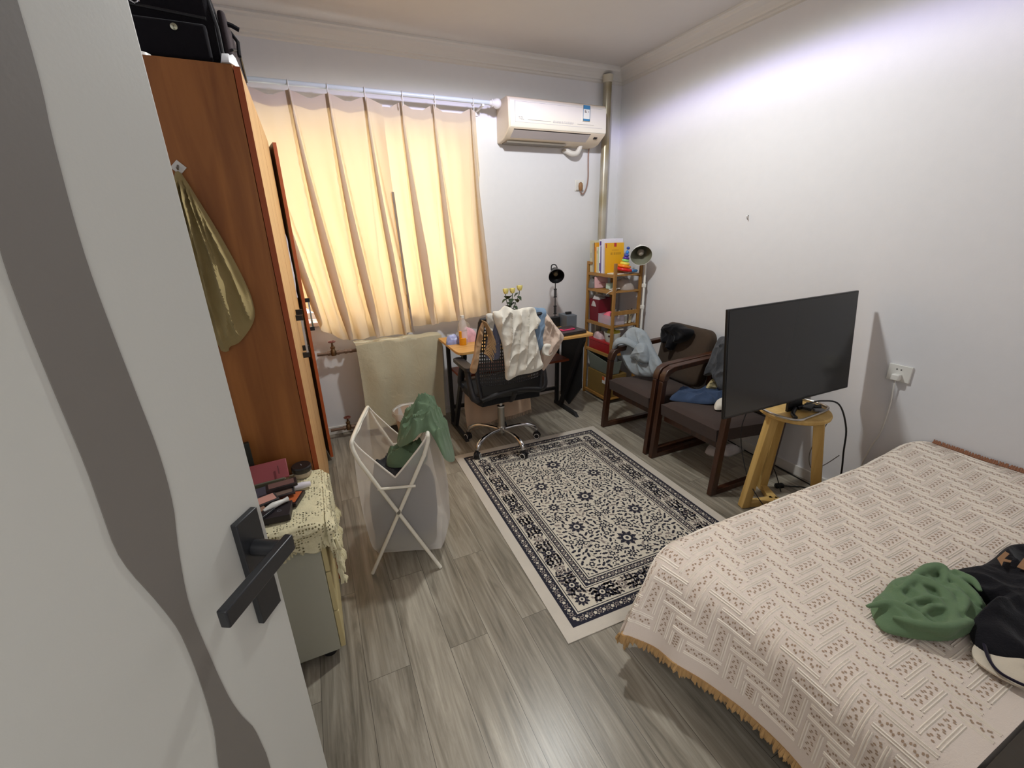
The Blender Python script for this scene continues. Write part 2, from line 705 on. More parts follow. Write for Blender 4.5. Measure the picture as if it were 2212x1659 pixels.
# cornices
prof = [(0, 0), (.10, 0), (.10, -.012), (.088, -.018), (.082, -.030), (.070, -.036), (.050, -.048), (.030, -.066), (.026, -.078), (.014, -.082), (.012, -.094), (0, -.10)]
b = MB()
b.prism([(-p, q) for p, q in prof], (XL, YB, ZC), (0, 1, 0), (0, 0, 1), (1, 0, 0), XR-XL)
obj('trim_1', b, M_TRIM, kind='structure', smooth=0)
b = MB()
b.prism([(-p, q) for p, q in prof], (XR, YF, ZC), (1, 0, 0), (0, 0, 1), (0, 1, 0), YB-YF)
obj('trim_2', b, M_TRIM, kind='structure', smooth=0)
obj('baseboard_back', MB().box(XL, XR-.013, YB-.013, YB, 0, .065), M_TRIM, kind='structure', bevel=.003)
obj('baseboard_right', MB().box(XR-.013, XR, YF, YB, 0, .065), M_TRIM, kind='structure', bevel=.003)

# ceiling lamp (above the frame): base plate, rim and glowing diffuser
t = thing('ceiling_lamp', 'round white flush ceiling lamp in the middle of the room', 'lamp', (LAMP_POS.x, LAMP_POS.y, ZC))
obj('base_plate', MB().lathe([(.001, 0), (.20, 0), (.20, -.03), (.17, -.035), (.001, -.035)], (LAMP_POS.x, LAMP_POS.y, ZC), seg=48), M_WHITE, t)

# ------------------------------------------------------------------ the room door (open, seen on its inner face)
E_ = Vector((-.115, .614, 0))
az = math.radians(30)
D_ = Vector((math.sin(az), math.cos(az), 0))
N_ = Vector((D_.y, -D_.x, 0))       # towards the camera side
UZ = Vector((0, 0, 1))
M_DOOR = mat('door_paint', (186, 185, 178), 0.5, bump=0.03, scale=200)
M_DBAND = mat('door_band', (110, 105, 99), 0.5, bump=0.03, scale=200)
door = thing('door_1', '', '', E_ - D_*.80)
del door['label'], door['category']
door['kind'] = 'structure'
b = MB()
b.prism([(-.80, .008), (0, .008), (0, 2.03), (-.80, 2.03)], E_, D_, UZ, -N_, .04)
obj('door_panel', b, M_DOOR, door, bevel=.002)
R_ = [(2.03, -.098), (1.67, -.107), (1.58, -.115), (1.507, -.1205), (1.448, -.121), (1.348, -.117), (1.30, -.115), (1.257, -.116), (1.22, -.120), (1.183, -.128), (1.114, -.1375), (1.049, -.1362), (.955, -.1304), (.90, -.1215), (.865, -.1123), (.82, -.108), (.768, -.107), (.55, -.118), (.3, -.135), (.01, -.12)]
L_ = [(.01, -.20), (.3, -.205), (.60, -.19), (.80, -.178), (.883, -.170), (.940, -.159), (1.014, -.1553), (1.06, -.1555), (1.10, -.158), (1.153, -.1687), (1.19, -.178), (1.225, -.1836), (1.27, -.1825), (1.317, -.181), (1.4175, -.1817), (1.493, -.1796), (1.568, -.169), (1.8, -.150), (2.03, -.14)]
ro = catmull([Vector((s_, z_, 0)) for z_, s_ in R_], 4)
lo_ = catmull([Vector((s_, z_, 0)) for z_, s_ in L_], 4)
n_ = 120


def along(P, z):
    P = sorted(P, key=lambda q: q.y)
    for a_, b_ in zip(P, P[1:]):
        if a_.y <= z <= b_.y and b_.y > a_.y:
            return a_.x + (b_.x-a_.x)*(z-a_.y)/(b_.y-a_.y)
    return P[0].x if z < P[0].y else P[-1].x


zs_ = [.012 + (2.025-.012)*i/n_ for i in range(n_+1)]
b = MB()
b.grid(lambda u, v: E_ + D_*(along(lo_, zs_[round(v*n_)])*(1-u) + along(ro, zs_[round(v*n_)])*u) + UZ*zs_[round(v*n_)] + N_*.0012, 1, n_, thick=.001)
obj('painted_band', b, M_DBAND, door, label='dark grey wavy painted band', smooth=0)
M_HANDLE = mat('handle_black', (30, 31, 34), 0.38, bump=.02, scale=300)
hp = obj('handle', MB().prism([(-.057, .99), (-.0165, .99), (-.0165, 1.155), (-.057, 1.155)], E_+N_*.0, D_, UZ, N_, .009), M_HANDLE, door, label='black lever handle on a rectangular plate', bevel=.0015)
b = MB()
b.cyl(E_+D_*-.037+UZ*1.105+N_*.008, E_+D_*-.037+UZ*1.105+N_*.046, .011, seg=20)
b.prism([(-.150, 1.093), (-.022, 1.093), (-.022, 1.117), (-.150, 1.117)], E_+N_*.044, D_, UZ, N_, .012)
obj('lever', b, M_HANDLE, hp, bevel=.002)

# ================================================================== BACK WALL THINGS
# ---- wardrobe
M_WARD = wood('wardrobe_side', (134, 78, 33), (174, 111, 54), .5, 'Z', 1.0)
M_WFRONT = wood('wardrobe_front', (196, 148, 92), (222, 178, 122), .42, 'Z', 1.3)
M_WEDGE = mat('wardrobe_edge', (166, 78, 32), .5, var=.1)
M_INSIDE = mat('wardrobe_inside', (70, 45, 25), .7)
t = thing('wardrobe', 'tall orange-brown wooden wardrobe standing left of the window', 'wardrobe', (-.37, 2.47, 0))
b = MB()
b.box(-.66, -.112, 1.74, 1.76, .0, 1.985)
b.box(-.66, -.112, 3.18, 3.20, .0, 1.985)
b.box(-.66, -.64, 1.76, 3.18, .02, 1.985)
obj('carcass', b, [M_WARD], t, bevel=.001)
b = MB()
b.box(-.64, -.112, 1.76, 3.18, 1.965, 1.985)
b.box(-.64, -.112, 1.76, 3.18, .04, .06)
b.box(-.64, -.16, 2.29, 2.31, .06, 1.965)
b.box(-.64, -.16, 2.94, 2.96, .06, 1.965)
obj('shelf_board', b, M_INSIDE, t)


def ward_door(hx, hy, ang, wd, hand_at, flip=1):
    """door leaf: hinge at (hx,hy), swings out by ang; wd measured from hinge, flip=1 leaf runs to -y"""
    dx, dy = math.sin(ang), -math.cos(ang)*flip
    Dd = Vector((dx, dy, 0))
    Nn = Vector((math.cos(ang), math.sin(ang)*flip, 0))
    O = Vector((hx, hy, 0))
    b = MB()
    b.prism([(.002, .03), (wd, .03), (wd, 1.98), (.002, 1.98)], O, Dd, UZ, Nn, -.018)
    d = obj('door', b, [M_WFRONT], t)
    b = MB()
    b.prism([(wd, .03), (wd+.0022, .03), (wd+.0022, 1.98), (wd, 1.98)], O, Dd, UZ, Nn, -.018)
    b.prism([(-.0005, .03), (.002, .03), (.002, 1.98), (-.0005, 1.98)], O, Dd, UZ, Nn, -.018)
    obj('edge_band', b, M_WEDGE, d, label='orange-red edge strip')
    z0, z1, s_ = hand_at
    h = obj('handle', MB().prism([(s_-.006, z0+.012), (s_+.006, z0+.012), (s_+.006, z1-.012), (s_-.006, z1-.012)], O+Nn*.018, Dd, UZ, Nn, .009), M_CHROME, d, label='polished bar handle with black ends')
    for z in (z0, z1):
        b = MB().prism([(s_-.009, z-.012), (s_+.009, z-.012), (s_+.009, z+.012), (s_-.009, z+.012)], O, Dd, UZ, Nn, .030)
        obj('handle_end', b, M_BLACK, d, label='black end block of the handle')


ward_door(-.092, 1.738, 0, .55, (.955, 1.135, .50), flip=-1)
ward_door(-.092, 2.945, 0, .645, (.965, 1.145, .60), flip=1)
ward_door(-.092, 3.196, math.radians(9.5), .232, (.935, 1.115, .205), flip=1)
obj('cloth_corner', MB().relief([(0, 0), (.05, .05), (.055, .35), (.02, .42), (-.03, .3), (-.03, .05)], (-.105, 2.935, 1.12), (0, 1, 0), (0, 0, 1), (1, 0, 0), h=.012, amp=.006, seed=3, segs=40, rings=8),
    cloth('white_cloth', (222, 220, 226)), label='white cloth poking out of the gap of the half-open wardrobe door', cat='cloth')

# ---- things on the wardrobe
t = thing('suitcase', 'black fabric suitcase lying on top of the brown wardrobe', 'suitcase', (-.35, 2.1, 1.985))
M_CASE = cloth('case_black', (24, 22, 26), 300, .3)
M_CASE2 = cloth('case_side', (62, 54, 56), 300, .3)
b = MB().box(-.62, -.14, 1.83, 2.42, 2.0, 2.20)
obj('body', b, M_CASE, t, bevel=.022)
b = MB().box(-.134, -.112, 1.87, 2.38, 2.0, 2.165)
obj('side_panel', b, M_CASE2, t, label='dark grey side panel', bevel=.01)
b = MB().box(-.60, -.165, 1.808, 1.832, 2.005, 2.10)
obj('front_pocket', b, M_CASE, t, bevel=.008)
b = MB()
b.tube([(-.61, 1.806, 2.118), (-.37, 1.804, 2.124), (-.16, 1.806, 2.112)], .0045, 8)
b.tube([(-.137, 1.835, 2.0), (-.137, 1.835, 2.1), (-.15, 1.84, 2.19)], .005, 8)
b.tube([(-.111, 1.87, 2.06), (-.104, 2.1, 2.13), (-.111, 2.36, 2.1)], .004, 8)
obj('piping', b, mat('piping', (14, 13, 16), .5), t)
b = MB().lathe([(.001, -.003), (.008, -.002), (.009, .002), (.004, .005), (.001, .005)], (-.246, 1.807, 2.082), (0, -1, 0), 16)
obj('snap_button', b, mat('brass', (190, 190, 165), .3, 1.0), t)
b = MB().tube([(-.335, 1.8, 2.15), (-.318, 1.797, 2.152), (-.315, 1.797, 2.128), (-.325, 1.797, 2.122), (-.335, 1.797, 2.128)], .003, 8, closed=True)
obj('zip_puller', b, M_CHROME, t)
obj('strap', MB().tube([(-.12, 1.9, 2.14), (-.10, 1.9, 2.135), (-.082, 1.905, 2.128)], .007, 8), M_CASE, t)
obj('strap', MB().tube([(-.12, 2.05, 2.17), (-.098, 2.02, 2.13), (-.1, 1.99, 2.08)], .006, 8), M_CASE, t)
t = thing('tape_roll', 'white roll of tape beside the suitcase on the wardrobe edge', 'tape', (-.345, 1.775, 1.985))
obj('ring', MB().lathe([(.028, 0), (.034, 0), (.034, .014), (.028, .014), (.028, 0)], (-.35, 1.79, 1.985), seg=32), M_WHITE, t)
obj('core', MB().lathe([(.001, .001), (.027, .001), (.027, .005), (.001, .005)], (-.35, 1.79, 1.985), seg=32), mat('core_blue', (52, 46, 84), .6), t, label='dark violet centre')
t = thing('paper_bundle', 'crumpled white paper bundle at the suitcase corner on the wardrobe', 'paper', (-.1, 2.0, 1.985))
obj('sheet', MB().relief([(-.03, -.22), (.012, -.2), (.014, .1), (.0, .3), (-.03, .25)], (-.112, 1.98, 1.986), (1, 0, 0), (0, 1, 0), (0, 0, 1), h=.045, amp=.012, freq=40, seed=5, segs=40, rings=8), mat('paper', (228, 228, 230), .7), t)
obj('printed_line', MB().box(-.106, -.0985, 1.84, 1.95, 2.0, 2.004), mat('ink_blue', (50, 50, 110), .7), t)

# ---- hook and towel on the wardrobe side
t = thing('adhesive_hook', 'small white diamond-shaped adhesive hook on the wardrobe side', 'hook', (-.31, 1.738, 1.70))
s_ = .021
obj('plate', MB().prism([(-s_, 0), (0, -s_), (s_, 0), (0, s_)], (-.31, 1.739, 1.70), (1, 0, 0), (0, 0, 1), (0, -1, 0), .004), M_WHITE, t, bevel=.001)
obj('peg', MB().tube([(-.31, 1.734, 1.705), (-.31, 1.722, 1.694), (-.31, 1.715, 1.698)], .003, 8), M_STEEL, t)
TW = [(0, 0), (.012, -.02), (.035, -.085), (.07, -.19), (.105, -.32), (.118, -.405), (.108, -.47), (.055, -.535), (.02, -.55), (.012, -.566), (-.008, -.562), (-.014, -.54), (-.06, -.52), (-.10, -.42), (-.095, -.3), (-.06, -.16), (-.015, -.02)]
obj('towel', MB().relief([(a, b_) for a, b_ in TW], (-.312, 1.733, 1.69), (1, 0, 0), (0, 0, 1), (0, -1, 0), h=.018, amp=.026, freq=36, seed=2, segs=140, rings=34, curl=.35, polar=(0, .06), crease=.25),
    cloth('towel_olive', (168, 150, 104), 420, .5, wrinkle=.2), label='olive beige hand towel hanging from the white hook on the wardrobe', cat='towel')

# ---- curtain rod and curtains
t = thing('curtain_rod', 'white metal curtain rod with a round end knob above the window', 'curtain rod', (.4, 3.28, 2.345))
RY, RZ = 3.285, 2.352
obj('pole', MB().cyl((-.69, RY, RZ), (1.375, RY, RZ), .0145, seg=20), mat('rod_white', (205, 214, 214), .3), t)
obj('finial', MB().lathe([(.001, -.05), (.016, -.05), (.018, -.035), (.024, -.032), (.026, -.026), (.02, -.02), (.026, -.012), (.033, .003), (.034, .015), (.027, .031), (.012, .041), (.001, .043)], (1.40, RY, RZ), (1, 0, 0), 28), M_WHITE, t)
b = MB()
b.cyl((1.30, RY, RZ-.02), (1.30, 3.41, RZ-.03), .008)
b.lathe([(.001, 0), (.03, 0), (.03, .008), (.001, .008)], (1.30, 3.419, RZ-.03), (0, -1, 0), 24)
b.box(1.292, 1.308, RY-.012, RY+.012, RZ-.027, RZ-.013)
obj('bracket', b, M_WHITE, t)
RINGS = [-.40, -.16, .062, .278, .497, .733, .950, 1.225]
for x in RINGS:
    b = MB().tube([(x, RY+math.cos(a)*.021, RZ-.006+math.sin(a)*.023) for a in [2*PI*i/20 for i in range(20)]], .0028, 8, closed=True)
    b.tube([(x, RY-.019, RZ-.018), (x, RY-.022, RZ-.045), (x, RY-.016, RZ-.07), (x, RY-.010, RZ-.055)], .0024, 8, smooth=3)
    obj('ring', b, M_WHITE, t)

M_CURT = cloth('curtain_cream', (226, 221, 212), 300, .12, transl=.56, trans_rgb=(251, 233, 200), var=.02)
M_CURT2 = cloth('curtain_band', (206, 198, 186), 300, .12, transl=.30, trans_rgb=(240, 206, 160), var=.02)


M_HEM = cloth('curtain_hem', (150, 132, 120), 300, .2)


def curtain(name, label, pleats, x0t, x1t, x0b, x1b, zb0, zb1, seed, lead=0.0, tuck=None, hem=False):
    ztop = 2.318
    NU, NV = 330, 90

    def fn(u, v):
        # v: 0 top .. 1 bottom; each pleat is an S-fold of three layers that opens downwards
        e = v**1.6
        X = lambda q: x0t + (x1t-x0t)*q + ((x0b + (x1b-x0b)*q) - (x0t + (x1t-x0t)*q))*e
        x = X(u)
        zb = zb0 + (zb1-zb0)*u
        if tuck:
            zb += tuck(u)
        k = min(1, v*1.6)
        wdt = .014 + .042*k
        if v > .85:
            k *= 1 - (v-.85)*2.2
        off = 0
        ridge = 0
        for kk, s0 in enumerate(pleats):
            wq = wdt*(1 + .35*k*math.sin(kk*2.3+seed))
            q = (x - X(s0))/wq
            if abs(q) < 1:
                c = .5*(1+math.cos(PI*q))
                ridge += (.022 + .030*k)*c
                off += math.sin(PI*q)*(-.010 - .040*k) + (.012+.008*math.sin(kk*1.7+v*3))*k*c
                if v < .07:
                    ridge += .006*math.cos(q*3*PI)*c
            else:
                ridge += .016*k*math.exp(-((abs(q)-1)/1.2)**2)
        dmin = min(abs(u-a_) for a_ in pleats)
        sag = .035*min(1, dmin/.10)**1.2*max(0, 1-v/.12)
        wob = noise.noise(Vector((u*5+seed, v*1.2, seed)))*.036*v + noise.noise(Vector((u*13+seed, v*1.5, seed+4)))*.026*v**.7
        if v > .78:
            j = (v-.78)/.22
            wob += j*(.012*math.sin(u*36+seed+v*9) + .014*noise.noise(Vector((u*12, v*14, seed+8))))
        z = ztop - sag - (ztop-zb)*v
        return (x + off, RY - .018 - ridge*1.05 + wob + .02 + lead, z)
    root = thing(name, label, 'curtain', ((x0t+x1t)/2, RY, ztop))
    mb = MB().grid(fn, NU, NV, thick=.0012)
    obj('fabric', mb, M_CURT, root, smooth=80)
    # stiffening tape along the top, on the room side
    mb = MB().grid(lambda u, v: Vector(fn(u, v*.052)) + Vector((0, .0035, 0)), NU, 6, thick=.001)
    obj('header_tape', mb, M_CURT2, root, smooth=80)
    if hem:
        mb = MB().grid(lambda u, v: Vector(fn(.982+.018*u,   .36+.64*v)) + Vector((.004, -.013, 0)), 4, 60, thick=.0015)
        obj('side_hem', mb, M_HEM, root, smooth=80, label='grey-brown side hem')
    return root


def tuckL(u):
    # the free left hem is pulled up and to the right
    return max(0, (.42-u)/.42)**1.8*.48


curtain('curtain', 'left cream curtain panel with pinch pleats and lifted corner', [.208, .440, .665, .895], -.36, .600, -.16, .655, .765, .775, 1.3, 0, tuckL, True)
curtain('curtain', 'right cream curtain panel hanging beside the air conditioner', [.246, .556, .947], .560, 1.262, .645, 1.335, .80, .84, 4.1, .05)

# ---- air conditioner
t = thing('air_conditioner', 'white wall air conditioner beside the curtain rod end', 'air conditioner', (1.86, 3.42, 2.12))
AX0, AX1 = 1.46, 2.30
M_AC = mat('ac_white', (228, 222, 205), .4, bump=.0)
M_ACS = mat('ac_side', (220, 205, 182), .45)
prof = [(3.419, 2.12), (3.419, 2.395), (3.24, 2.395), (3.215, 2.385), (3.205, 2.36), (3.198, 2.20), (3.204, 2.188), (3.29, 2.135), (3.33, 2.125)]
b = MB().prism([(y, z) for y, z in prof], (AX0, 0, 0), (0, 1, 0), (0, 0, 1), (1, 0, 0), AX1-AX0)
obj('body', b, M_ACS, t, bevel=.006)
b = MB().prism([(3.212, 2.378), (3.201, 2.364), (3.193, 2.205), (3.198, 2.194), (3.21, 2.194)], (AX0+.012, 0, 0), (0, 1, 0), (0, 0, 1), (1, 0, 0), AX1-AX0-.014)
fp = obj('front_panel', b, M_AC, t, bevel=.004)
b = MB()
for x0, x1, z0, z1 in ((AX0+.05, AX1-.04, 2.228, 2.2305), (AX0+.05, AX0+.0525, 2.228, 2.36), (AX0+.05, AX1-.04, 2.358, 2.360)):
    b.prism([(x0, z0), (x1, z0), (x1, z1), (x0, z1)], (0, 3.1945, 0), (1, 0, 0), (0, .055, 1), (0, -1, 0), .002) if False else b.box(x0, x1, 3.1915+(z0-2.2)*.05, 3.1965+(z0-2.2)*.05, z0, z1)
obj('panel_groove', b, mat('ac_line', (196, 192, 190), .5), fp)
M_SLOT = mat('slot_dark', (40, 30, 28), .7)
b = MB().prism([(3.205, 2.1865), (3.212, 2.1822), (3.214, 2.186), (3.207, 2.190)], (AX0+.045, 0, 0), (0, 1, 0), (0, 0, 1), (1, 0, 0), .66)
obj('air_slot', b, M_SLOT, t, label='dark air outlet slot')
b = MB().prism([(3.2135, 2.1812), (3.278, 2.1418), (3.280, 2.1455), (3.2155, 2.185)], (AX0+.045, 0, 0), (0, 1, 0), (0, 0, 1), (1, 0, 0), .66)
obj('flap', b, mat('ac_flap', (186, 178, 176), .5), t, bevel=.001)
obj('indicator', MB().obox((2.225, 3.232, 2.167), (.03, .018, .004), rx=-.55), M_SLOT, t)
b = MB().box(AX0+.03, AX1-.30, 3.30, 3.40, 2.113, 2.1245)
obj('drain_tray', b, mat('ac_under', (120, 112, 100), .6), t)
b = MB()
b.box(2.075, 2.135, 3.184, 3.197, 2.27, 2.372)
lb = obj('energy_label', b, mat('label_white', (226, 226, 210), .5), t, label='blue and white energy label')
b = MB()
b.box(2.075, 2.135, 3.182, 3.1845, 2.347, 2.372)
b.box(2.075, 2.135, 3.182, 3.1845, 2.27, 2.283)
b.box(2.075, 2.0765, 3.182, 3.1845, 2.27, 2.372)
b.box(2.1335, 2.135, 3.182, 3.1845, 2.27, 2.372)
obj('label_border', b, mat('label_blue', (58, 122, 160), .5), lb)
b = MB()
for i in range(3):
    b.box(2.088, 2.098+.004*i, 3.182, 3.1845, 2.336-.006*i, 2.339-.006*i)
b.box(2.12, 2.125, 3.182, 3.1845, 2.328, 2.333)
obj('label_bars', b, mat('label_bars', (96, 70, 56), .5), lb)


def text_mb(s_, size, O, A, B, Nn, depth=.0006):
    cu = bpy.data.curves.new('txt', 'FONT')
    cu.body = s_
    cu.size = size
    cu.resolution_u = 3
    o = bpy.data.objects.new('txt', cu)
    C.objects.link(o)
    dg = bpy.context.evaluated_depsgraph_get()
    me = bpy.data.meshes.new_from_object(o.evaluated_get(dg))
    vs = [Vector(O) + Vector(A)*p.co.x + Vector(B)*p.co.y + Vector(Nn)*depth for p in me.vertices]
    fs = [tuple(p.vertices) for p in me.polygons]
    bpy.data.objects.remove(o)
    bpy.data.meshes.remove(me)
    return MB().add(vs, fs)


M_GTXT = mat('grey_print', (178, 176, 178), .5)
obj('brand_letters', text_mb('TCL', .024, (AX0+.075, 3.192, 2.247), (1, 0, 0), (0, .05, 1), (0, -1, 0), .001), M_GTXT, fp)
b = MB()
b.box(AX0+.15, AX0+.34, 3.1915, 3.1935, 2.247, 2.2485)
b.box(AX0+.57, AX0+.72, 3.1915, 3.1935, 2.246, 2.247)
rr_ = random.Random(4)
x = AX0+.36
while x < AX0+.53:
    wd_ = rr_.uniform(.005, .011)
    b.prism([(x, 2.240), (x+.0025, 2.240), (x+.006, 2.256), (x+.0035, 2.256)], (0, 3.1935, 0), (1, 0, 0), (0, 0, 1), (0, -1, 0), .0012)
    b.box(x, x+wd_*.8, 3.1915, 3.1935, 2.244, 2.246)
    x += wd_+.004
obj('model_print', b, M_GTXT, fp)

b = MB().tube([(2.155, 3.34, 2.14), (2.155, 3.345, 2.11), (2.13, 3.35, 2.075), (2.09, 3.36, 2.072), (2.055, 3.38, 2.09), (2.045, 3.418, 2.095)], [.022, .02, .021, .022, .021, .014], 16, smooth=5)
obj('drain_hose', b, mat('hose_white', (208, 204, 196), .45, bump=.5, scale=120), t, label='taped white pipe elbow')
M_CORD = mat('cord_brown', (150, 120, 108), .5)
pc_ = obj('power_cord', MB().tube([(2.275, 3.38, 2.14), (2.285, 3.41, 2.09), (2.289, 3.413, 2.0), (2.292, 3.413, 1.90), (2.275, 3.410, 1.822), (2.243, 3.404, 1.778), (2.215, 3.396, 1.78), (2.206, 3.388, 1.80)], .0055, 10, smooth=6), M_CORD, t, label='pinkish brown power cord')
obj('plug', MB().lathe([(.001, .0), (.010, .002), (.017, .018), (.019, .04), (.015, .06), (.006, .068), (.001, .069)], (2.206, 3.392, 1.798), (0, 0, 1), 18), mat('plug_brown', (142, 104, 66), .5), pc_, label='brown oval plug')
t = thing('wall_socket', 'square white wall socket holding the brown plug below the air conditioner', 'socket', (2.2, 3.419, 1.83))
obj('plate', MB().box(2.165, 2.251, 3.410, 3.419, 1.80, 1.886), M_WHITE, t, bevel=.003)
obj('rocker', MB().box(2.172, 2.244, 3.406, 3.410, 1.803, 1.809), mat('socket_line', (170, 165, 160), .5), t)

# ---- heating pipe in the corner
t = thing('heating_pipe', 'grey vertical heating pipe running up the room corner', 'pipe', (2.425, 3.365, 0))
mp_ = bpy.data.materials.new('pipe_paint')
mp_.use_nodes = True
n = mp_.node_tree.nodes
l = mp_.node_tree.links
bs = n['Principled BSDF']
bs.inputs['Roughness'].default_value = .35
bs.inputs['Metallic'].default_value = .55
tcx = n.new('ShaderNodeTexCoord')
nz = n.new('ShaderNodeTexNoise')
nz.inputs['Scale'].default_value = 3
l.new(tcx.outputs['Object'], nz.inputs['Vector'])
cr = n.new('ShaderNodeValToRGB')
cr.color_ramp.elements[0].position = .38
cr.color_ramp.elements[0].color = (*lin((150, 136, 96)), 1)
cr.color_ramp.elements[1].position = .6
cr.color_ramp.elements[1].color = (*lin((196, 192, 182)), 1)
l.new(nz.outputs['Fac'], cr.inputs[0])
l.new(cr.outputs[0], bs.inputs['Base Color'])
obj('pipe', MB().cyl((2.432, 3.368, 0), (2.418, 3.368, 2.60), .0335, seg=28), mp_, t)
obj('ceiling_collar', MB().lathe([(.034, -.05), (.039, -.045), (.042, -.01), (.044, 0), (.034, 0)], (2.418, 3.368, 2.645), seg=28), mat('plaster_collar', (208, 200, 180), .8, bump=.6, scale=50), t)

# ---- radiator with cover cloth
t = thing('radiator', 'white column radiator mostly hidden behind the beige cloth', 'radiator', (.56, 3.3, .1))
for i in range(9):
    x = .265+i*.072
    obj('column', MB().prism(rrect(.056, .62, .027, 4), (x, 3.25, .41), (1, 0, 0), (0, 0, 1), (0, 1, 0), .09), mat('radiator_paint', (196, 190, 180), .45), t)
for z in (.16, .66):
    obj('manifold', MB().cyl((.225, 3.295, z), (.86, 3.295, z), .022), mat('radiator_paint', (0, 0, 0)), t)
for x in (.3, .78):
    obj('wall_bracket', MB().box(x, x+.02, 3.33, 3.419, .60, .64), M_STEEL, t)
    obj('foot', MB().box(x, x+.02, 3.26, 3.33, .0, .12), M_STEEL, t)


def coverfn(u, v):
    x = .212 + .635*u + .012*math.sin(v*3+u*2)
    s_ = v*.80
    if s_ < .13:
        y = 3.345 - s_
        z = .742 + .004*math.sin(u*23)
    else:
        y = 3.215 - .012*min(1, (s_-.13)*4) + .006*math.sin(u*21+1)*min(1, v*2) + .005*noise.noise(Vector((u*4, v*3, 2)))*3
        z = .742 - (s_-.13) + .006*math.sin(u*9)*max(0, 1-(s_-.13)*8)
    if .10 < s_ < .16:
        z -= (1-abs(s_-.13)/.03)*-.0
    return (x, y, z)


obj('radiator_cover', MB().grid(coverfn, 60, 60, thick=.002), cloth('cover_beige', (190, 183, 158), 240, .35, wrinkle=.3), smooth=60,
    label='plain beige cloth draped over the radiator below the window', cat='cloth')
M_RUST = mat('rusty_pipe', (120, 96, 80), .55, .4, bump=.4, scale=80, var=.3)


def valve(name_lab, z, x0, x1, xv):
    t = thing('radiator_valve', name_lab, 'valve', (xv, 3.31, z-.03), None)
    b = MB().cyl((x0, 3.30, z), (x1, 3.30, z), .012, seg=16)
    for x_, r in ((xv-.03, .019), (xv+.03, .019), (xv+.085, .018), (xv+.12, .016)):
        b.cyl((x_-.009, 3.30, z), (x_+.009, 3.30, z), r, seg=6)
    obj('pipe', b, M_RUST, t)
    b = MB().lathe([(.001, -.022), (.018, -.018), (.022, 0), (.018, .016), (.012, .03), (.016, .034), (.016, .046), (.009, .05), (.006, .07), (.006, .085), (.001, .086)], (xv, 3.30, z), seg=20)
    obj('valve_body', b, mat('brass_dark', (118, 92, 66), .4, .8), t)
    b = MB()
    b.tube([(xv+math.cos(a)*.022, 3.30+math.sin(a)*.022, z+.084) for a in [2*PI*i/18 for i in range(18)]], .0045, 8, closed=True)
    b.box(xv-.021, xv+.021, 3.297, 3.303, z+.081, z+.087)
    b.box(xv-.003, xv+.003, 3.279, 3.321, z+.081, z+.087)
    obj('hand_wheel', b, mat('wheel_red', (120, 66, 56), .5), t, label='worn red hand wheel')


valve('upper rusty pipe and tap valve between wardrobe and radiator', .685, -.046, .235, .065)
valve('lower rusty pipe with red wheel valve near the floor', .085, -.046, .235, .085)

# ---- waste bin
t = thing('waste_bin', 'round white waste bin with a pale liner before the radiator', 'bin', (.52, 2.98, 0))
bx_, by_ = .515, 2.985
obj('bucket', MB().lathe([(.001, 0), (.088, 0), (.12, .262), (.124, .262), (.09, -.0), (.001, -.0)][:3] + [(.117, .262), (.086, .006), (.001, .006)], (bx_, by_, 0), seg=40), mat('bin_body', (206, 180, 158), .5), t)
b = MB().tube([(bx_+math.cos(a)*.121, by_+math.sin(a)*.121, .264) for a in [2*PI*i/40 for i in range(40)]], .006, 8, closed=True)
obj('rim', b, M_WHITE, t)
M_LINER = cloth('liner_white', (232, 228, 224), 80, .3, transl=.3, clear=.05)
b = MB().grid(lambda u, v: (bx_+math.cos(2*PI*u)*(.122-.03*v+.004*math.sin(u*50)), by_+math.sin(2*PI*u)*(.122-.03*v+.004*math.sin(u*50)), .275-.17*v), 60, 8, closed_u=True)
b.grid(lambda u, v: (bx_+math.cos(2*PI*u)*(.126+.006*v+.004*math.sin(u*44)), by_+math.sin(2*PI*u)*(.126+.006*v+.004*math.sin(u*44)), .277-(.07+.03*math.sin(u*9))*v), 60, 8, closed_u=True)
b.lathe([(.001, 0), (.092, .004)], (bx_, by_, .104), seg=30)
obj('liner', b, M_LINER, t)

# ---- laundry hamper
HC = Vector((.192, 1.682, 0))
ha = math.radians(-17)
HW = Vector((math.cos(ha), math.sin(ha), 0))
HD = Vector((-math.sin(ha), math.cos(ha), 0))


def hp_(a, d, z):
    return HC + HW*a + HD*d + UZ*z


t = thing('laundry_hamper', 'folding laundry hamper with white tube frame and mesh bag', 'hamper', tuple(HC+HD*.2))
M_TUBE = mat('hamper_tube', (226, 220, 205), .4)
DEP = .40
for nm, fa, ta in (('leg_frame', -.157, .155), ('leg_frame', .157, -.155)):
    off = .006 if fa < 0 else -.006
    pts = [hp_(fa, off, .006), hp_(ta*.86, off, .60), hp_(ta, off+.01, .665), hp_(ta, .05, .695), hp_(ta, DEP-.05, .695), hp_(ta, DEP-off-.01, .665), hp_(ta*.86, DEP-off, .60), hp_(fa, DEP-off, .006)]
    b = MB()
    seq = []
    for i, p in enumerate(pts):
        seq.append(p)
    # straight legs with rounded upper corners
    fine = [pts[0], pts[0].lerp(pts[1], .5)] + catmull(pts[1:7], 6) + [pts[7].lerp(pts[6], .5), pts[7]]
    b.tube(fine, .0085, 12)
    obj(nm, b, M_TUBE, t)
for d in (-.008, DEP+.008):
    obj('cross_bar', MB().cyl(hp_(-.075, d, .462), hp_(.085, d, .462), .006), M_TUBE, t)
    obj('rivet', MB().cyl(hp_(0, d-.010, .337), hp_(0, d+.010, .337), .007), M_STEEL, t)
M_NET = cloth('hamper_net', (246, 242, 238), 500, .1, transl=.3, clear=.58, var=.03)


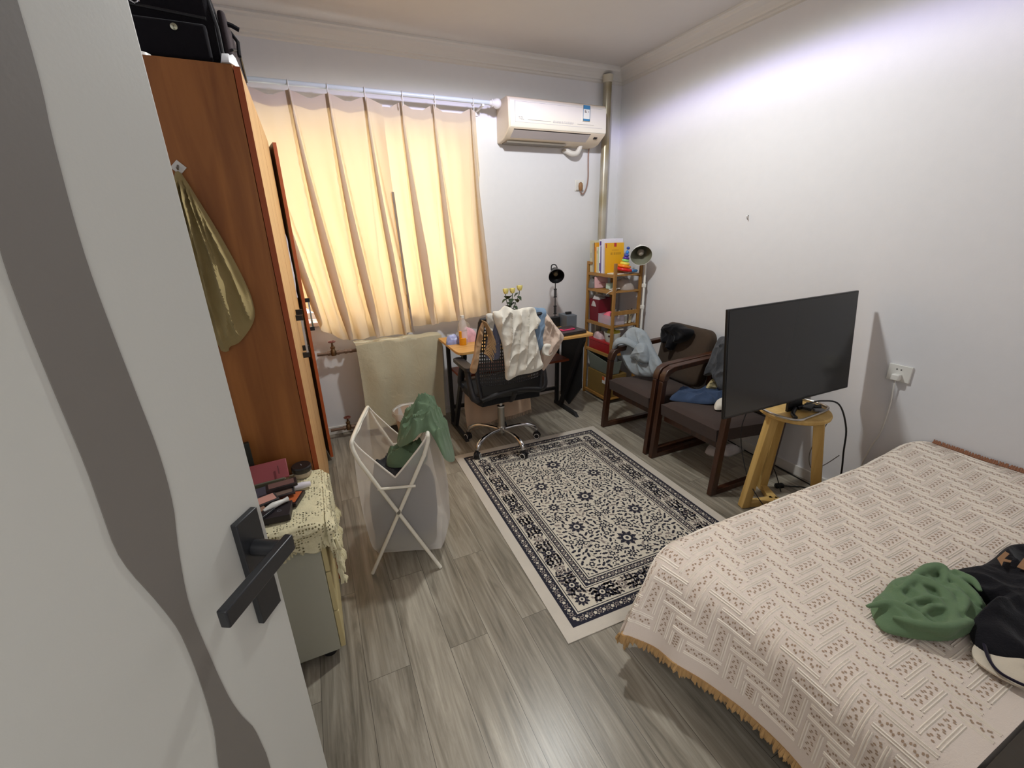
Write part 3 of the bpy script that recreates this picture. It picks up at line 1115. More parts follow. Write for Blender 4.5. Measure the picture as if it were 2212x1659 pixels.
def bagfn(u, v):
    # u runs round: front (0-.3), right (.3-.5), back (.5-.8), left (.8-1)
    per = [(-.15, 0), (.15, 0), (.15, DEP), (-.15, DEP)]
    q = u*4
    k = int(q) % 4
    f = q-int(q)
    a0, d0 = per[k]
    a1, d1 = per[(k+1) % 4]
    a, d = a0+(a1-a0)*f, d0+(d1-d0)*f
    rim = .69
    if k in (0, 2):
        rim = .69 - .19*(1-abs(2*f-1))**.85
    zb = .085 + .012*math.sin(u*17)
    z = rim + (zb-rim)*v
    # round the bag off and let it bulge low down
    c = Vector((a, d-DEP/2, 0))
    ang = math.atan2(c.y, c.x)
    rr = 1/max(abs(math.cos(ang))/.15, abs(math.sin(ang))/.2)
    rnd = .185
    k2 = min(1, v*1.1)
    R = (1-k2*.45)*rr + k2*.45*rnd
    R *= 1 + .17*math.sin(min(1, v*1.05)*PI)**.8*(.6+.4*v) + .012*math.sin(u*60+v*3)*(1-v*.5) + .05*noise.noise(Vector((u*6, v*3, 1)))*v
    if v > .93:
        R *= 1-(v-.93)*1.3
    shift = .045*v if math.cos(ang) > 0 else .0
    return hp_(math.cos(ang)*R + shift, min(DEP-.014, max(.014, DEP/2 + math.sin(ang)*R)), z)


b = MB().grid(bagfn, 160, 50, closed_u=True)
nv_ = len(b.v)
base = [b.v[50*160+i] for i in range(160)]
ctr = sum((Vector(p) for p in base), Vector())/160
b.add(base+[tuple(ctr+Vector((0, 0, -.004)))], [(i, (i+1) % 160, 160) for i in range(160)])
obj('mesh_bag', b, M_NET, t, smooth=80, label='see-through white mesh bag')
b = MB().tube([bagfn(i/160, 0) for i in range(160)], .0042, 6, closed=True)
obj('bag_rim', b, cloth('rim_tape', (228, 220, 208), 300, .2), t)

M_GREEN = cloth('shirt_green', (100, 120, 94), 320, .3, wrinkle=.15)
M_DKCL = cloth('cloth_charcoal', (58, 58, 60), 320, .3)


def topw(p):
    return p


def over_rail(p):
    a = (p-HC).dot(HW) - .165
    dz = 0
    if a > 0:
        dz = a*1.0 + a*a*2.2
        p = p - HW*a*.45
    elif a < -.05:
        dz = (-.05-a)*.9
    return Vector((p.x, p.y, p.z-dz))


obj('shirt', MB().relief([(.05, .02), (.10, -.02), (.135, .015), (.20, .0), (.26, -.02), (.31, .08), (.33, .19), (.28, .27), (.19, .31), (.09, .30), (.02, .25), (.0, .16), (.02, .07)], hp_(.0, .02, .700), HW, HD, UZ,
    h=.055, amp=.034, fdir=.5, freq=62, seed=6, back=.006, segs=170, rings=36, warp=over_rail, crease=.6),
    M_GREEN, label='sage green shirt draped over the right rail of the hamper', cat='shirt')
obj('green_cloth', MB().relief([(-.07, -.03), (-.03, -.07), (.06, -.065), (.12, -.04), (.10, .05), (.0, .06), (-.05, .04)], hp_(.005, .22, .480), HW, HD, UZ, h=.06, amp=.026, freq=70, seed=8, back=.01, segs=90, crease=.6), M_GREEN,
    label='small crumpled green cloth inside the hamper', cat='clothing')
obj('dark_clothes', MB().relief([(-.13, -.14), (.0, -.16), (.13, -.14), (.15, .0), (.12, .14), (-.02, .17), (-.13, .14), (-.15, 0)], hp_(.0, .2, .30), HW, HD, UZ, h=.18, amp=.03, freq=50, seed=9, back=.12, segs=100), M_DKCL,
    label='charcoal grey clothes filling the laundry hamper', cat='clothing')
obj('olive_clothes', MB().relief([(-.13, -.15), (.0, -.16), (.13, -.14), (.14, .0), (.12, .14), (-.02, .17), (-.13, .14), (-.15, 0)], hp_(.0, .2, .12), HW, HD, UZ, h=.035, amp=.015, freq=20, seed=12, back=.02, segs=80),
    cloth('cloth_olive', (108, 102, 78), 320, .3), label='olive clothes at the bottom of the laundry hamper', cat='clothing')

# ================================================================== MIDDLE OF THE ROOM
# ---- rug
RA = math.radians(-1.7)
RX = Vector((math.cos(RA), math.sin(RA), 0))
RYY = Vector((-math.sin(RA), math.cos(RA), 0))
RW_, RL_ = 1.15, 1.60
RO = Vector((1.272, 1.812, 0))
M_RUG = [cloth('rug_cream', (206, 198, 182), 420, .4), cloth('rug_navy', (38, 38, 50), 420, .4), cloth('rug_taupe', (134, 124, 118), 420, .4), cloth('rug_border', (200, 192, 180), 420, .5)]
t = thing('rug', 'cream and navy floral patterned rug with a plain pale border', 'rug', tuple(RO))
rb = MB()


def rp(x, y, z):
    return RO + RX*x + RYY*y + UZ*z


def rrectb(mb, x0, x1, y0, y1, z, mi):
    mb.add([rp(x0, y0, z), rp(x1, y0, z), rp(x1, y1, z), rp(x0, y1, z)], [(0, 1, 2, 3)], mi)


rb.prism([(-RW_/2, -RL_/2), (RW_/2, -RL_/2), (RW_/2, RL_/2), (-RW_/2, RL_/2)], RO+UZ*.0005, RX, RYY, UZ, .004, 3)
Z0 = .0047


def ring(mb, o0, o1, z, mi):
    X0, Y0 = RW_/2-o0, RL_/2-o0
    X1, Y1 = RW_/2-o1, RL_/2-o1
    rrectb(mb, -X0, X0, -Y0, -Y1, z, mi)
    rrectb(mb, -X0, X0, Y1, Y0, z, mi)
    rrectb(mb, -X0, -X1, -Y1, Y1, z, mi)
    rrectb(mb, X1, X0, -Y1, Y1, z, mi)


ring(rb, .052, .060, Z0, 1)
ring(rb, .060, .096, Z0, 1)
ring(rb, .096, .101, Z0, 1)
ring(rb, .101, .107, Z0, 0)
ring(rb, .107, .111, Z0, 1)
ring(rb, .111, .203, Z0, 0)
ring(rb, .203, .207, Z0, 1)
ring(rb, .207, .212, Z0, 0)
ring(rb, .212, .242, Z0, 1)
ring(rb, .242, .248, Z0, 0)
ring(rb, .248, .253, Z0, 1)
X_, Y_ = RW_/2-.253, RL_/2-.253
rrectb(rb, -X_, X_, -Y_, Y_, Z0, 0)
rr = random.Random(11)


def flower(mb, x, y, r, z, petals, mi, mi2, rot=0.0, sq=1.0, deep=.30):
    pts = []
    n_f = petals*4
    for i in range(n_f):
        a = 2*PI*i/n_f + rot
        q = r*(1-deep*abs(math.sin(petals*(a-rot)/2)))
        pts.append(rp(x+math.cos(a)*q, y+math.sin(a)*q*sq, z))
    c0 = rp(x, y, z)
    mb.add([c0]+pts, [(0, i+1, (i+1) % n_f+1) for i in range(n_f)], mi)
    if r > .011:
        pts = [rp(x+math.cos(2*PI*i/8)*r*.36, y+math.sin(2*PI*i/8)*r*.36*sq, z+.0003) for i in range(8)]
        mb.add(pts, [tuple(range(8))], mi2)
        if r > .02:
            for k in range(petals):
                a = 2*PI*(k+.5)/petals + rot
                qx, qy = x+math.cos(a)*r*.62, y+math.sin(a)*r*.62*sq
                pts = [rp(qx+math.cos(2*PI*i/5)*r*.10, qy+math.sin(2*PI*i/5)*r*.10, z+.0003) for i in range(5)]
                mb.add(pts, [tuple(range(5))], 2 if r > .03 else 0)
            pts = [rp(x+math.cos(2*PI*i/8)*r*.17, y+math.sin(2*PI*i/8)*r*.17*sq, z+.0005) for i in range(8)]
            mb.add(pts, [tuple(range(8))], 1)


def leaf(mb, x, y, r, a, z, mi):
    ca, sa = math.cos(a), math.sin(a)
    sh = [(-1, 0), (-.35, .42), (.1, .30), (.35, .52), (1, .0), (.35, -.36), (.0, -.24), (-.4, -.42)]
    pts = [rp(x+(p*ca-q*sa)*r, y+(p*sa+q*ca)*r, z) for p, q in sh]
    mb.add([rp(x, y, z)]+pts, [(0, i+1, (i+1) % 8+1) for i in range(8)], mi)


def vine(mb, P, wv_, z, mi):
    P = catmull([Vector((a, b_, 0)) for a, b_ in P], 5)
    vs = []
    for i, p in enumerate(P):
        d = (P[min(i+1, len(P)-1)]-P[max(i-1, 0)]).normalized()
        nn = Vector((-d.y, d.x, 0))*wv_
        vs += [rp(p.x+nn.x, p.y+nn.y, z), rp(p.x-nn.x, p.y-nn.y, z)]
    mb.add(vs, [(2*i, 2*i+1, 2*i+3, 2*i+2) for i in range(len(P)-1)], mi)


ZM = Z0+.0003
# field: mirrored vines, palmettes and leaves
placed = []


def free(x, y, r):
    for px_, py_, pr in placed:
        if (px_-x)**2+(py_-y)**2 < (pr+r)**2:
            return False
    return True


big = [(0, -.40), (0, .0), (0, .40), (-.19, -.22), (.19, -.22), (-.19, .2), (.19, .2), (-.22, -.02), (.22, -.02)]
for i, (x, y) in enumerate(big):
    r = .058 if x == 0 else (.050 if abs(y) > .1 else .038)
    placed.append((x, y, r))
    flower(rb, x, y, r, ZM, 9, 1, 0, rot=i*.3, deep=.32)
for sx in (-1, 1):
    for k in range(7):
        y0 = -.5 + k*.155
        vine(rb, [(sx*.02, y0), (sx*.10, y0+.07), (sx*.19, y0+.02), (sx*.24, y0+.10), (sx*.16, y0+.16), (sx*.11, y0+.11)], .0013, ZM-.0002, 2)
        vine(rb, [(sx*.29, y0+.02), (sx*.23, y0-.03), (sx*.15, y0+.0), (sx*.12, y0-.06)], .0012, ZM-.0002, 2)
for cnt, r, kind in ((30, .029, 'f'), (60, .019, 'f'), (300, .0175, 'l'), (420, .0125, 'l'), (400, .008, 'l')):
    tries = 0
    made = 0
    while made < cnt and tries < 7000:
        tries += 1
        x = rr.uniform(0, X_-r)
        y = rr.uniform(-Y_+r, Y_-r)
        rr2 = r*.80
        if free(x, y, rr2) and free(-x, y, rr2) and x > rr2:
            for sx in (-1, 1):
                placed.append((sx*x, y, rr2))
                if kind == 'f':
                    flower(rb, sx*x, y, r, ZM, 6 if r < .02 else 8, 1, 0, rot=rr.random(), deep=.38)
                elif kind == 'l':
                    leaf(rb, sx*x, y, r, (rr.random()*2*PI)*sx, ZM, 1 if rr.random() < .82 else 2)
                else:
                    leaf(rb, sx*x, y, r, rr.random()*6, ZM, 1)
            made += 2
# main border: big rosettes with scrolls
XM, YM = RW_/2-.158, RL_/2-.158


def border_run(p0, p1, cnt):
    d = (Vector(p1)-Vector(p0))
    L_run = d.length
    d.normalize()
    nn = Vector((-d.y, d.x))
    for i in range(cnt):
        s_ = (i+.5)/cnt*L_run
        c = Vector(p0)+d*s_
        r = .038 if i % 2 == 0 else .030
        flower(rb, c.x, c.y, r, ZM, 9 if i % 2 == 0 else 7, 1 if i % 2 == 0 else 2, 0, rot=i, deep=.24)
        for sg in (-1, 1):
            for q, rad, mi in ((.40, .017, 1), (.30, .014, 2), (.52, .013, 2), (.20, .012, 1)):
                for off in (-.030, .032, -.012, .012):
                    e = c + d*(sg*q*L_run/cnt*.95) + nn*(off*sg if off else 0)
                    leaf(rb, e.x, e.y, rad*rr.uniform(.8, 1.1), rr.random()*6.28, ZM, mi)
        c2 = c + d*(.5*L_run/cnt)
        vine(rb, [tuple(c+nn*.03), tuple(c+d*(.2*L_run/cnt)+nn*.034), tuple(c2+nn*.012), tuple(c2-nn*.02), tuple(c+d*(.8*L_run/cnt)-nn*.034)], .0012, ZM-.0002, 2)


border_run((-XM, -YM+.03), (-XM, YM-.03), 11)
border_run((XM, -YM+.03), (XM, YM-.03), 11)
border_run((-XM+.05, -YM), (XM-.05, -YM), 7)
border_run((-XM+.05, YM), (XM-.05, YM), 7)
for sx in (-1, 1):
    for sy in (-1, 1):
        flower(rb, sx*XM, sy*YM, .036, ZM+.0002, 10, 1, 0)
# narrow guard bands


def guard(off, step, r):
    X1, Y1 = RW_/2-off, RL_/2-off
    for a, bq in (((-X1, -Y1), (-X1, Y1)), ((X1, -Y1), (X1, Y1)), ((-X1, -Y1), (X1, -Y1)), ((-X1, Y1), (X1, Y1))):
        d = Vector(bq)-Vector(a)
        n_g = int(d.length/step)
        for i in range(n_g):
            c = Vector(a)+d*((i+.5)/n_g)
            flower(rb, c.x, c.y, r*(1.0 if i % 2 else .78), ZM, 5, 2 if i % 2 else 0, 1, rot=i, deep=.3)
            for sg in (-1, 1):
                e = c+Vector((-d.y, d.x)).normalized()*sg*r*.95+d.normalized()*step*.5
                leaf(rb, e.x, e.y, r*.42, i*1.3, ZM, 0 if i % 3 else 2)


guard(.078, .021, .0115)
guard(.227, .018, .0095)
obj('pile', rb, M_RUG, t, smooth=0)

# ---- desk
t = thing('desk', 'desk with light wood top and black Z-shaped metal legs', 'desk', (1.39, 2.96, 0))
M_DTOP = wood('desk_top', (196, 146, 78), (216, 170, 102), .45, 'X', 1.0)
M_METB = mat('black_metal', (26, 26, 28), .5)
DX0, DX1, DY0, DY1, DZ = .822, 1.945, 2.70, 3.20, .725
b = MB().prism([(DX0+.035, DY0), (DX1-.02, DY0+.03), (DX1, DY0+.05), (DX1, DY1), (DX0, DY1), (DX0, DY0+.06), (DX0+.008, DY0+.02)], (0, 0, DZ-.018), (1, 0, 0), (0, 1, 0), (0, 0, 1), .018)
obj('tabletop', b, M_DTOP, t, bevel=.002)
b = MB()
for x in (DX0+.06, DX1-.12):
    pass
for x, lab in ((DX0+.045, 'left'), (DX1-.10, 'right')):
    b = MB()
    q = .028
    # Z profile in the yz plane: top bar, slanted bar, foot bar
    b.prism([(DY0+.04, DZ-.05), (DY1-.03, DZ-.05), (DY1-.03, DZ-.019), (DY0+.04, DZ-.019)], (x, 0, 0), (0, 1, 0), (0, 0, 1), (1, 0, 0), q)
    b.prism([(DY1-.04, .0), (DY1-.005, .0), (DY0+.075, DZ-.05), (DY0+.04, DZ-.05)][::-1], (x, 0, 0), (0, 1, 0), (0, 0, 1), (1, 0, 0), q) if False else None
    b.prism([(DY0+.04, DZ-.05), (DY0+.085, DZ-.05), (DY1-.10, .03), (DY1-.145, .03)], (x, 0, 0), (0, 1, 0), (0, 0, 1), (1, 0, 0), q)
    b.prism([(DY1-.06, DZ-.05), (DY1-.03, DZ-.05), (DY1-.03, .03), (DY1-.06, .03)], (x, 0, 0), (0, 1, 0), (0, 0, 1), (1, 0, 0), q)
    b.prism([(DY0+.10, .0), (DY1-.02, .0), (DY1-.02, .03), (DY0+.14, .03)], (x, 0, 0), (0, 1, 0), (0, 0, 1), (1, 0, 0), q)
    obj('leg', b, M_METB, t, bevel=.002)
b = MB().prism([(2.80, .26), (2.80, DZ-.02), (3.12, DZ-.02), (3.12, .10), (2.98, .05)], (DX1-.066, 0, 0), (0, 1, 0), (0, 0, 1), (1, 0, 0), .012)
obj('side_panel', b, mat('desk_panel', (22, 23, 25), .6), t)
M_SHELF = wood('desk_shelf', (104, 46, 20), (140, 66, 30), .5, 'X')
obj('lower_shelf', MB().box(DX0+.073, DX1-.103, 2.93, 3.17, .465, .483), M_SHELF, t, bevel=.001)
obj('rear_bar', MB().box(DX0+.073, DX1-.103, 3.145, 3.17, .14, .165), M_METB, t)

# ---- office chair
CX, CY = 1.10, 2.655
t = thing('office_chair', 'black mesh office chair on a chrome star base, back to us', 'chair', (CX, CY, 0))
for k in range(5):
    a = math.radians(-80+72*k)
    d = Vector((math.cos(a), math.sin(a), 0))
    c = Vector((CX, CY, 0))
    b = MB().tube([c+UZ*.125+d*.02, c+d*.12+UZ*.135, c+d*.20+UZ*.128, c+d*.255+UZ*.098, c+d*.272+UZ*.066], [.014, .013, .015, .018, .013], 12, smooth=5, flat=.75)
    lg = obj('base_arm', b, M_CHROME, t)
    e = c+d*.275
    ax = Vector((-d.y, d.x, 0))*(1 if k % 2 else -1)
    ax = (ax + d*.5).normalized()
    b = MB()
    b.lathe([(.001, -.022), (.022, -.022), (.026, -.018), (.026, -.006), (.012, -.004), (.012, .004), (.026, .006), (.026, .018), (.022, .022), (.001, .022)], e+UZ*.0265, ax, 24)
    b.tube([e+UZ*.066, e+UZ*.045], .012, 10)
    b.lathe([(.010, -.004), (.029, -.004), (.029, .004), (.010, .004)], e+UZ*.030, ax, 24)
    ca_ = obj('caster', b, M_BLACK, lg)
    b = MB()
    for sg in (-1, 1):
        b.tube([e+UZ*.0265+ax*.0225*sg+(Vector((0, 0, 1))*math.cos(q)+ax.cross(UZ)*math.sin(q))*.019 for q in [2*PI*i/20 for i in range(20)]], .002, 6, closed=True)
    obj('white_ring', b, M_WHITE, lg, label='white ring on the caster')
b = MB().lathe([(.001, .075), (.018, .075), (.022, .09), (.030, .10), (.030, .145), (.026, .15), (.025, .155), (.025, .30), (.001, .30)], (CX, CY, 0), seg=28)
obj('gas_column', b, M_STEEL, t)
b = MB().lathe([(.001, .30), (.028, .298), (.028, .31), (.013, .312), (.013, .40), (.001, .40)], (CX, CY, 0), seg=24)
obj('piston', b, M_CHROME, t)
b = MB().box(CX-.08, CX+.08, CY-.10, CY+.08, .385, .405)
b.tube([(CX+.05, CY, .395), (CX+.22, CY-.02, .385)], .006, 8)
obj('mechanism', b, M_METB, t, bevel=.003)
b = MB().grid(lambda u, v: (CX+(u-.5)*.48*(1-.12*(abs(v-.5)*2)**4), CY-.20+.452*v, .475+.02*math.sin(v*PI)*math.sin(u*PI) - .03*max(0, v-.85)/.15), 20, 20, thick=.065)
obj('seat', b, cloth('seat_black', (28, 28, 30), 300, .4), t, smooth=60, bevel=0)


def backf(u, v):
    x = (u-.5)*2
    wdt = .212+.025*math.sin(v*PI)
    z = .47+.53*v
    y = CY-.205 - .055*(1-x*x)*(.5+.5*math.sin(v*PI)) - .06*v + .03*math.sin(v*PI)
    return (CX+x*wdt-.005, y, z)


M_MESHB = bpy.data.materials.new('chair_mesh')
M_MESHB.use_nodes = True
n = M_MESHB.node_tree.nodes
l = M_MESHB.node_tree.links
bs = n['Principled BSDF']
bs.inputs['Base Color'].default_value = (*lin((44, 42, 42)), 1)
bs.inputs['Roughness'].default_value = .7
tcx = n.new('ShaderNodeTexCoord')
wvx = n.new('ShaderNodeTexWave')
wvx.wave_type = 'BANDS'
wvx.bands_direction = 'X'
wvx.inputs['Scale'].default_value = 23
l.new(tcx.outputs['Object'], wvx.inputs['Vector'])
wvz = n.new('ShaderNodeTexWave')
wvz.bands_direction = 'Z'
wvz.inputs['Scale'].default_value = 14
l.new(tcx.outputs['Object'], wvz.inputs['Vector'])
ml = n.new('ShaderNodeMath')
ml.operation = 'MAXIMUM'
l.new(wvx.outputs['Fac'], ml.inputs[0])
s4 = n.new('ShaderNodeMath')
s4.operation = 'MULTIPLY'
s4.inputs[1].default_value = .8
l.new(wvz.outputs['Fac'], s4.inputs[0])
l.new(s4.outputs[0], ml.inputs[1])
gt = n.new('ShaderNodeMath')
gt.operation = 'GREATER_THAN'
gt.inputs[1].default_value = .56
l.new(ml.outputs[0], gt.inputs[0])
l.new(gt.outputs[0], bs.inputs['Alpha'])
bk = obj('back_mesh', MB().grid(backf, 30, 34, thick=.004), M_MESHB, t, smooth=60, label='open black mesh backrest')
edge = [backf(0, i/12) for i in range(13)] + [backf(i/8, 1) for i in range(1, 9)] + [backf(1, 1-i/12) for i in range(1, 13)]
b = MB().tube(edge, .016, 10, smooth=2, flat=.8)
obj('back_frame', b, M_DARK, t)
lo2 = [Vector(backf(i/10, .0)) + Vector((0, .0, .04*math.sin(i/10*PI)-.005)) for i in range(11)]
b = MB().tube(lo2, .022, 12, smooth=2, flat=1)
b.grid(lambda u, v: Vector(backf(.03+.94*u, v*.17)) + Vector((0, -.008, 0)), 16, 4, thick=.006)
obj('lumbar_bar', b, M_BLACK, t, label='solid black lower bar of the backrest')
b = MB().tube([(CX, CY-.04, .41), (CX, CY-.18, .42), (CX, CY-.25, .50)], [.022, .02, .018], 12, smooth=6)
obj('back_support', b, M_METB, t)
for sg in (-1, 1):
    b = MB()
    x = CX+sg*.245
    b.tube([(x-sg*.05, CY-.16, .445), (x+sg*.015, CY-.175, .47), (x+sg*.028, CY-.15, .56), (x+sg*.028, CY-.10, .655)], [.017, .019, .016, .016], 10, smooth=5, flat=1.3)
    b.tube([(x-sg*.05, CY+.10, .445), (x+sg*.015, CY+.10, .48), (x+sg*.028, CY+.06, .56), (x+sg*.028, CY+.0, .655)], [.014, .015, .014, .014], 10, smooth=5)
    b.prism(rrect(.068, .29, .03, 5), (x+sg*.026, CY-.035, .655), (1, 0, 0), (0, 1, 0), (0, 0, 1), .026)
    obj('armrest', b, M_DARK, t, bevel=.004)

# ---- clothes on the chair back (all hang behind it, towards us)
XA, ZA, YN = (1, 0, 0), (0, 0, 1), (0, -1, 0)
M_SHIRTW = cloth('shirt_white', (222, 216, 204), 320, .25, wrinkle=.12)
YC = CY-.292
SH = [(.945, 1.045), (.985, 1.05), (1.02, 1.075), (1.05, 1.065), (1.09, 1.045), (1.15, 1.052), (1.215, 1.048), (1.235, 1.0), (1.262, .962), (1.235, .948), (1.215, .93), (1.235, .84), (1.262, .72), (1.278, .655), (1.20, .632), (1.10, .63), (1.02, .61), (1.012, .70), (1.0, .83), (.975, .92), (.955, .98)]
obj('shirt', MB().relief(SH, (0, YC-.012, 0), XA, ZA, YN, h=.012, amp=.022, fdir=PI/2-.12, freq=48, seed=4, segs=180, rings=34, back=.004, curl=.7, edge=.006, crease=.35), M_SHIRTW,
    label='white short-sleeved shirt hanging over the office chair back', cat='shirt')
obj('shirt_placket', MB().box(0, 0, 0, 0, 0, 0), M_SHIRTW) if False else None
obj('shirt', MB().relief([(.905, 1.01), (.95, 1.02), (.99, 1.0), (1.01, .95), (1.0, .80), (.985, .745), (.94, .75), (.90, .765), (.905, .85), (.93, .93)], (0, YC+.028, 0), XA, ZA, YN, h=.012, amp=.014, fdir=PI/2, freq=30, seed=14, segs=90, rings=16, back=.004),
    cloth('shirt_slate', (104, 106, 126), 320, .25), label='slate blue garment hanging left of the white shirt', cat='shirt')
obj('jeans', MB().relief([(1.225, 1.03), (1.27, 1.035), (1.318, 1.02), (1.318, .93), (1.31, .80), (1.28, .76), (1.24, .78), (1.23, .9)], (0, YC+.026, 0), XA, ZA, YN, h=.014, amp=.012, fdir=PI/2, freq=26, seed=15, segs=80, rings=14, back=.004),
    cloth('denim_light', (124, 146, 170), 320, .25), label='light blue denim hanging right of the white shirt', cat='jeans')
M_LACE = cloth('lace_pink', (206, 184, 168), 130, .9, var=.16)
obj('shawl', MB().relief([(1.305, 1.0), (1.34, .98), (1.385, .92), (1.455, .835), (1.44, .79), (1.40, .73), (1.37, .69), (1.33, .64), (1.30, .62), (1.285, .72), (1.285, .86)], (0, YC+.03, 0), XA, ZA, YN, h=.016, amp=.02, fdir=PI/2+.5, freq=26, seed=16, segs=110, rings=18, back=.004),
    M_LACE, label='pale pink lace garment hanging at the right chair shoulder', cat='clothing')
obj('towel', MB().relief([(1.295, .80), (1.345, .80), (1.36, .74), (1.33, .72), (1.285, .74)], (0, YC+.004, 0), XA, ZA, YN, h=.008, amp=.008, freq=30, seed=17, segs=50, rings=10, back=.002), M_SHIRTW,
    label='white cloth flap in front of the pink lace garment', cat='cloth')
t2 = thing('blanket', 'brown fringed blanket edge hanging over the left chair shoulder', 'blanket', (.87, YC, .7))
M_TAN = cloth('blanket_tan', (176, 142, 108), 240, .5)
obj('fabric', MB().relief([(.905, 1.005), (.885, 1.0), (.862, .93), (.82, .78), (.795, .70), (.812, .675), (.838, .69), (.862, .80), (.885, .9)], (0, YC+.028, 0), XA, ZA, YN, h=.012, amp=.010, fdir=PI/2+.3, freq=26, seed=18, segs=80, rings=14, back=.004), M_TAN, t2)
b = MB()
for i in range(26):
    f = i/25
    x0, z0 = .885+.035*math.sin(f*3), 1.0-.2*f
    b.tube([(x0-.01, YC-.0, z0), (x0+.012, YC-.012, z0-.012), (x0+.03+.01*rr.random(), YC-.012, z0-.045-.02*rr.random())], [.004, .005, .002], 6, smooth=3)
obj('fringe', b, cloth('fringe_tan', (160, 128, 92), 240, .5), t2, label='knotted tan fringe')
obj('towel', MB().relief([(.91, 1.03), (.955, 1.03), (.96, .98), (.945, .93), (.92, .90), (.91, .96)], (0, YC+.012, 0), XA, ZA, YN, h=.012, amp=.01, freq=26, seed=21, segs=50, rings=10, back=.002),
    cloth('cloth_greywhite', (196, 192, 184), 240, .4), label='pale grey cloth tucked at the left chair shoulder', cat='cloth')

# ---- fringed blanket hanging below the desk
t2 = thing('throw_blanket', 'beige fringed throw hanging under the desk to the floor', 'blanket', (1.2, 2.97, .04))


def thfn(u, v):
    return (.915+.56*u+.004*math.sin(v*8), 2.918+.004*math.sin(u*15)+.003*math.sin(u*37+v*4), .455-(.40-.05*u)*v)


obj('fabric', MB().grid(thfn, 50, 16, thick=.004), cloth('throw_beige', (190, 164, 140), 200, .5), t2, smooth=60)
b = MB()
for i in range(80):
    p = Vector(thfn(i/79, 1))
    b.tube([p+Vector((0, -.001, .004)), p+Vector((rr.uniform(-.004, .004), -.004, -.032))], [.0022, .0012], 5)
obj('fringe', b, cloth('throw_beige', (0, 0, 0)), t2)

# ---- things on the desk
t2 = thing('bottle', 'clear plastic bottle with orange juice at the desk corner', 'bottle', (.925, 2.90, DZ))
bx2, by2 = .925, 2.905
obj('juice', MB().lathe([(.001, .001), (.024, .001), (.026, .01), (.026, .05), (.012, .052), (.001, .053)], (bx2, by2, DZ), seg=24).lathe([(.001, .05), (.0095, .05), (.0105, .10), (.001, .102)], (bx2-.015, by2, DZ), seg=14), mat('juice', (222, 150, 26), .25), t2, label='orange liquid')
obj('bottle_body', MB().lathe([(.001, .0), (.028, .0), (.03, .01), (.03, .135), (.024, .165), (.012, .185), (.012, .198)], (bx2+.012, by2+.02, DZ), seg=28), plastic_clear('clear_plastic', (235, 228, 226), .35), t2)
obj('cap', MB().lathe([(.014, .19), (.014, .21), (.001, .211)], (bx2+.012, by2+.02, DZ), seg=20), M_WHITE, t2)
obj('bottle_label', MB().lathe([(.0308, .04), (.0308, .10)], (bx2+.012, by2+.02, DZ), seg=28), mat('lbl_pink', (226, 200, 206), .5), t2)
obj('tissue_pack', MB().relief([(-.045, -.03), (.045, -.035), (.055, .02), (.03, .045), (-.03, .04), (-.05, .01)], (.875, 2.985, DZ), (1, 0, 0), (0, 1, 0), (0, 0, 1), h=.055, amp=.015, freq=40, seed=31, segs=60, rings=14),
    mat('pack_blue', (150, 158, 206), .35, var=.6, scale=220), label='blue and white crumpled tissue pack behind the orange bottle', cat='pack')
obj('pink_pack', MB().relief([(-.05, -.03), (.05, -.03), (.05, .03), (-.05, .03)], (1.005, 2.99, DZ), (1, 0, 0), (0, 1, 0), (0, 0, 1), h=.10, amp=.015, freq=40, seed=32, segs=60, rings=14),
    mat('pack_pink', (226, 168, 178), .35, var=.45, scale=200), label='pink and white bag of snacks beside the orange bottle', cat='pack')
obj('clear_bag', MB().relief([(-.04, -.03), (.05, -.03), (.05, .03), (-.04, .03)], (.99, 3.07, DZ), (1, 0, 0), (0, 1, 0), (0, 0, 1), h=.16, amp=.02, freq=30, seed=33, segs=60, rings=14),
    plastic_clear('bag_clear', (190, 178, 160), .4, .3), label='grey see-through plastic bag standing behind the pink bag', cat='bag')

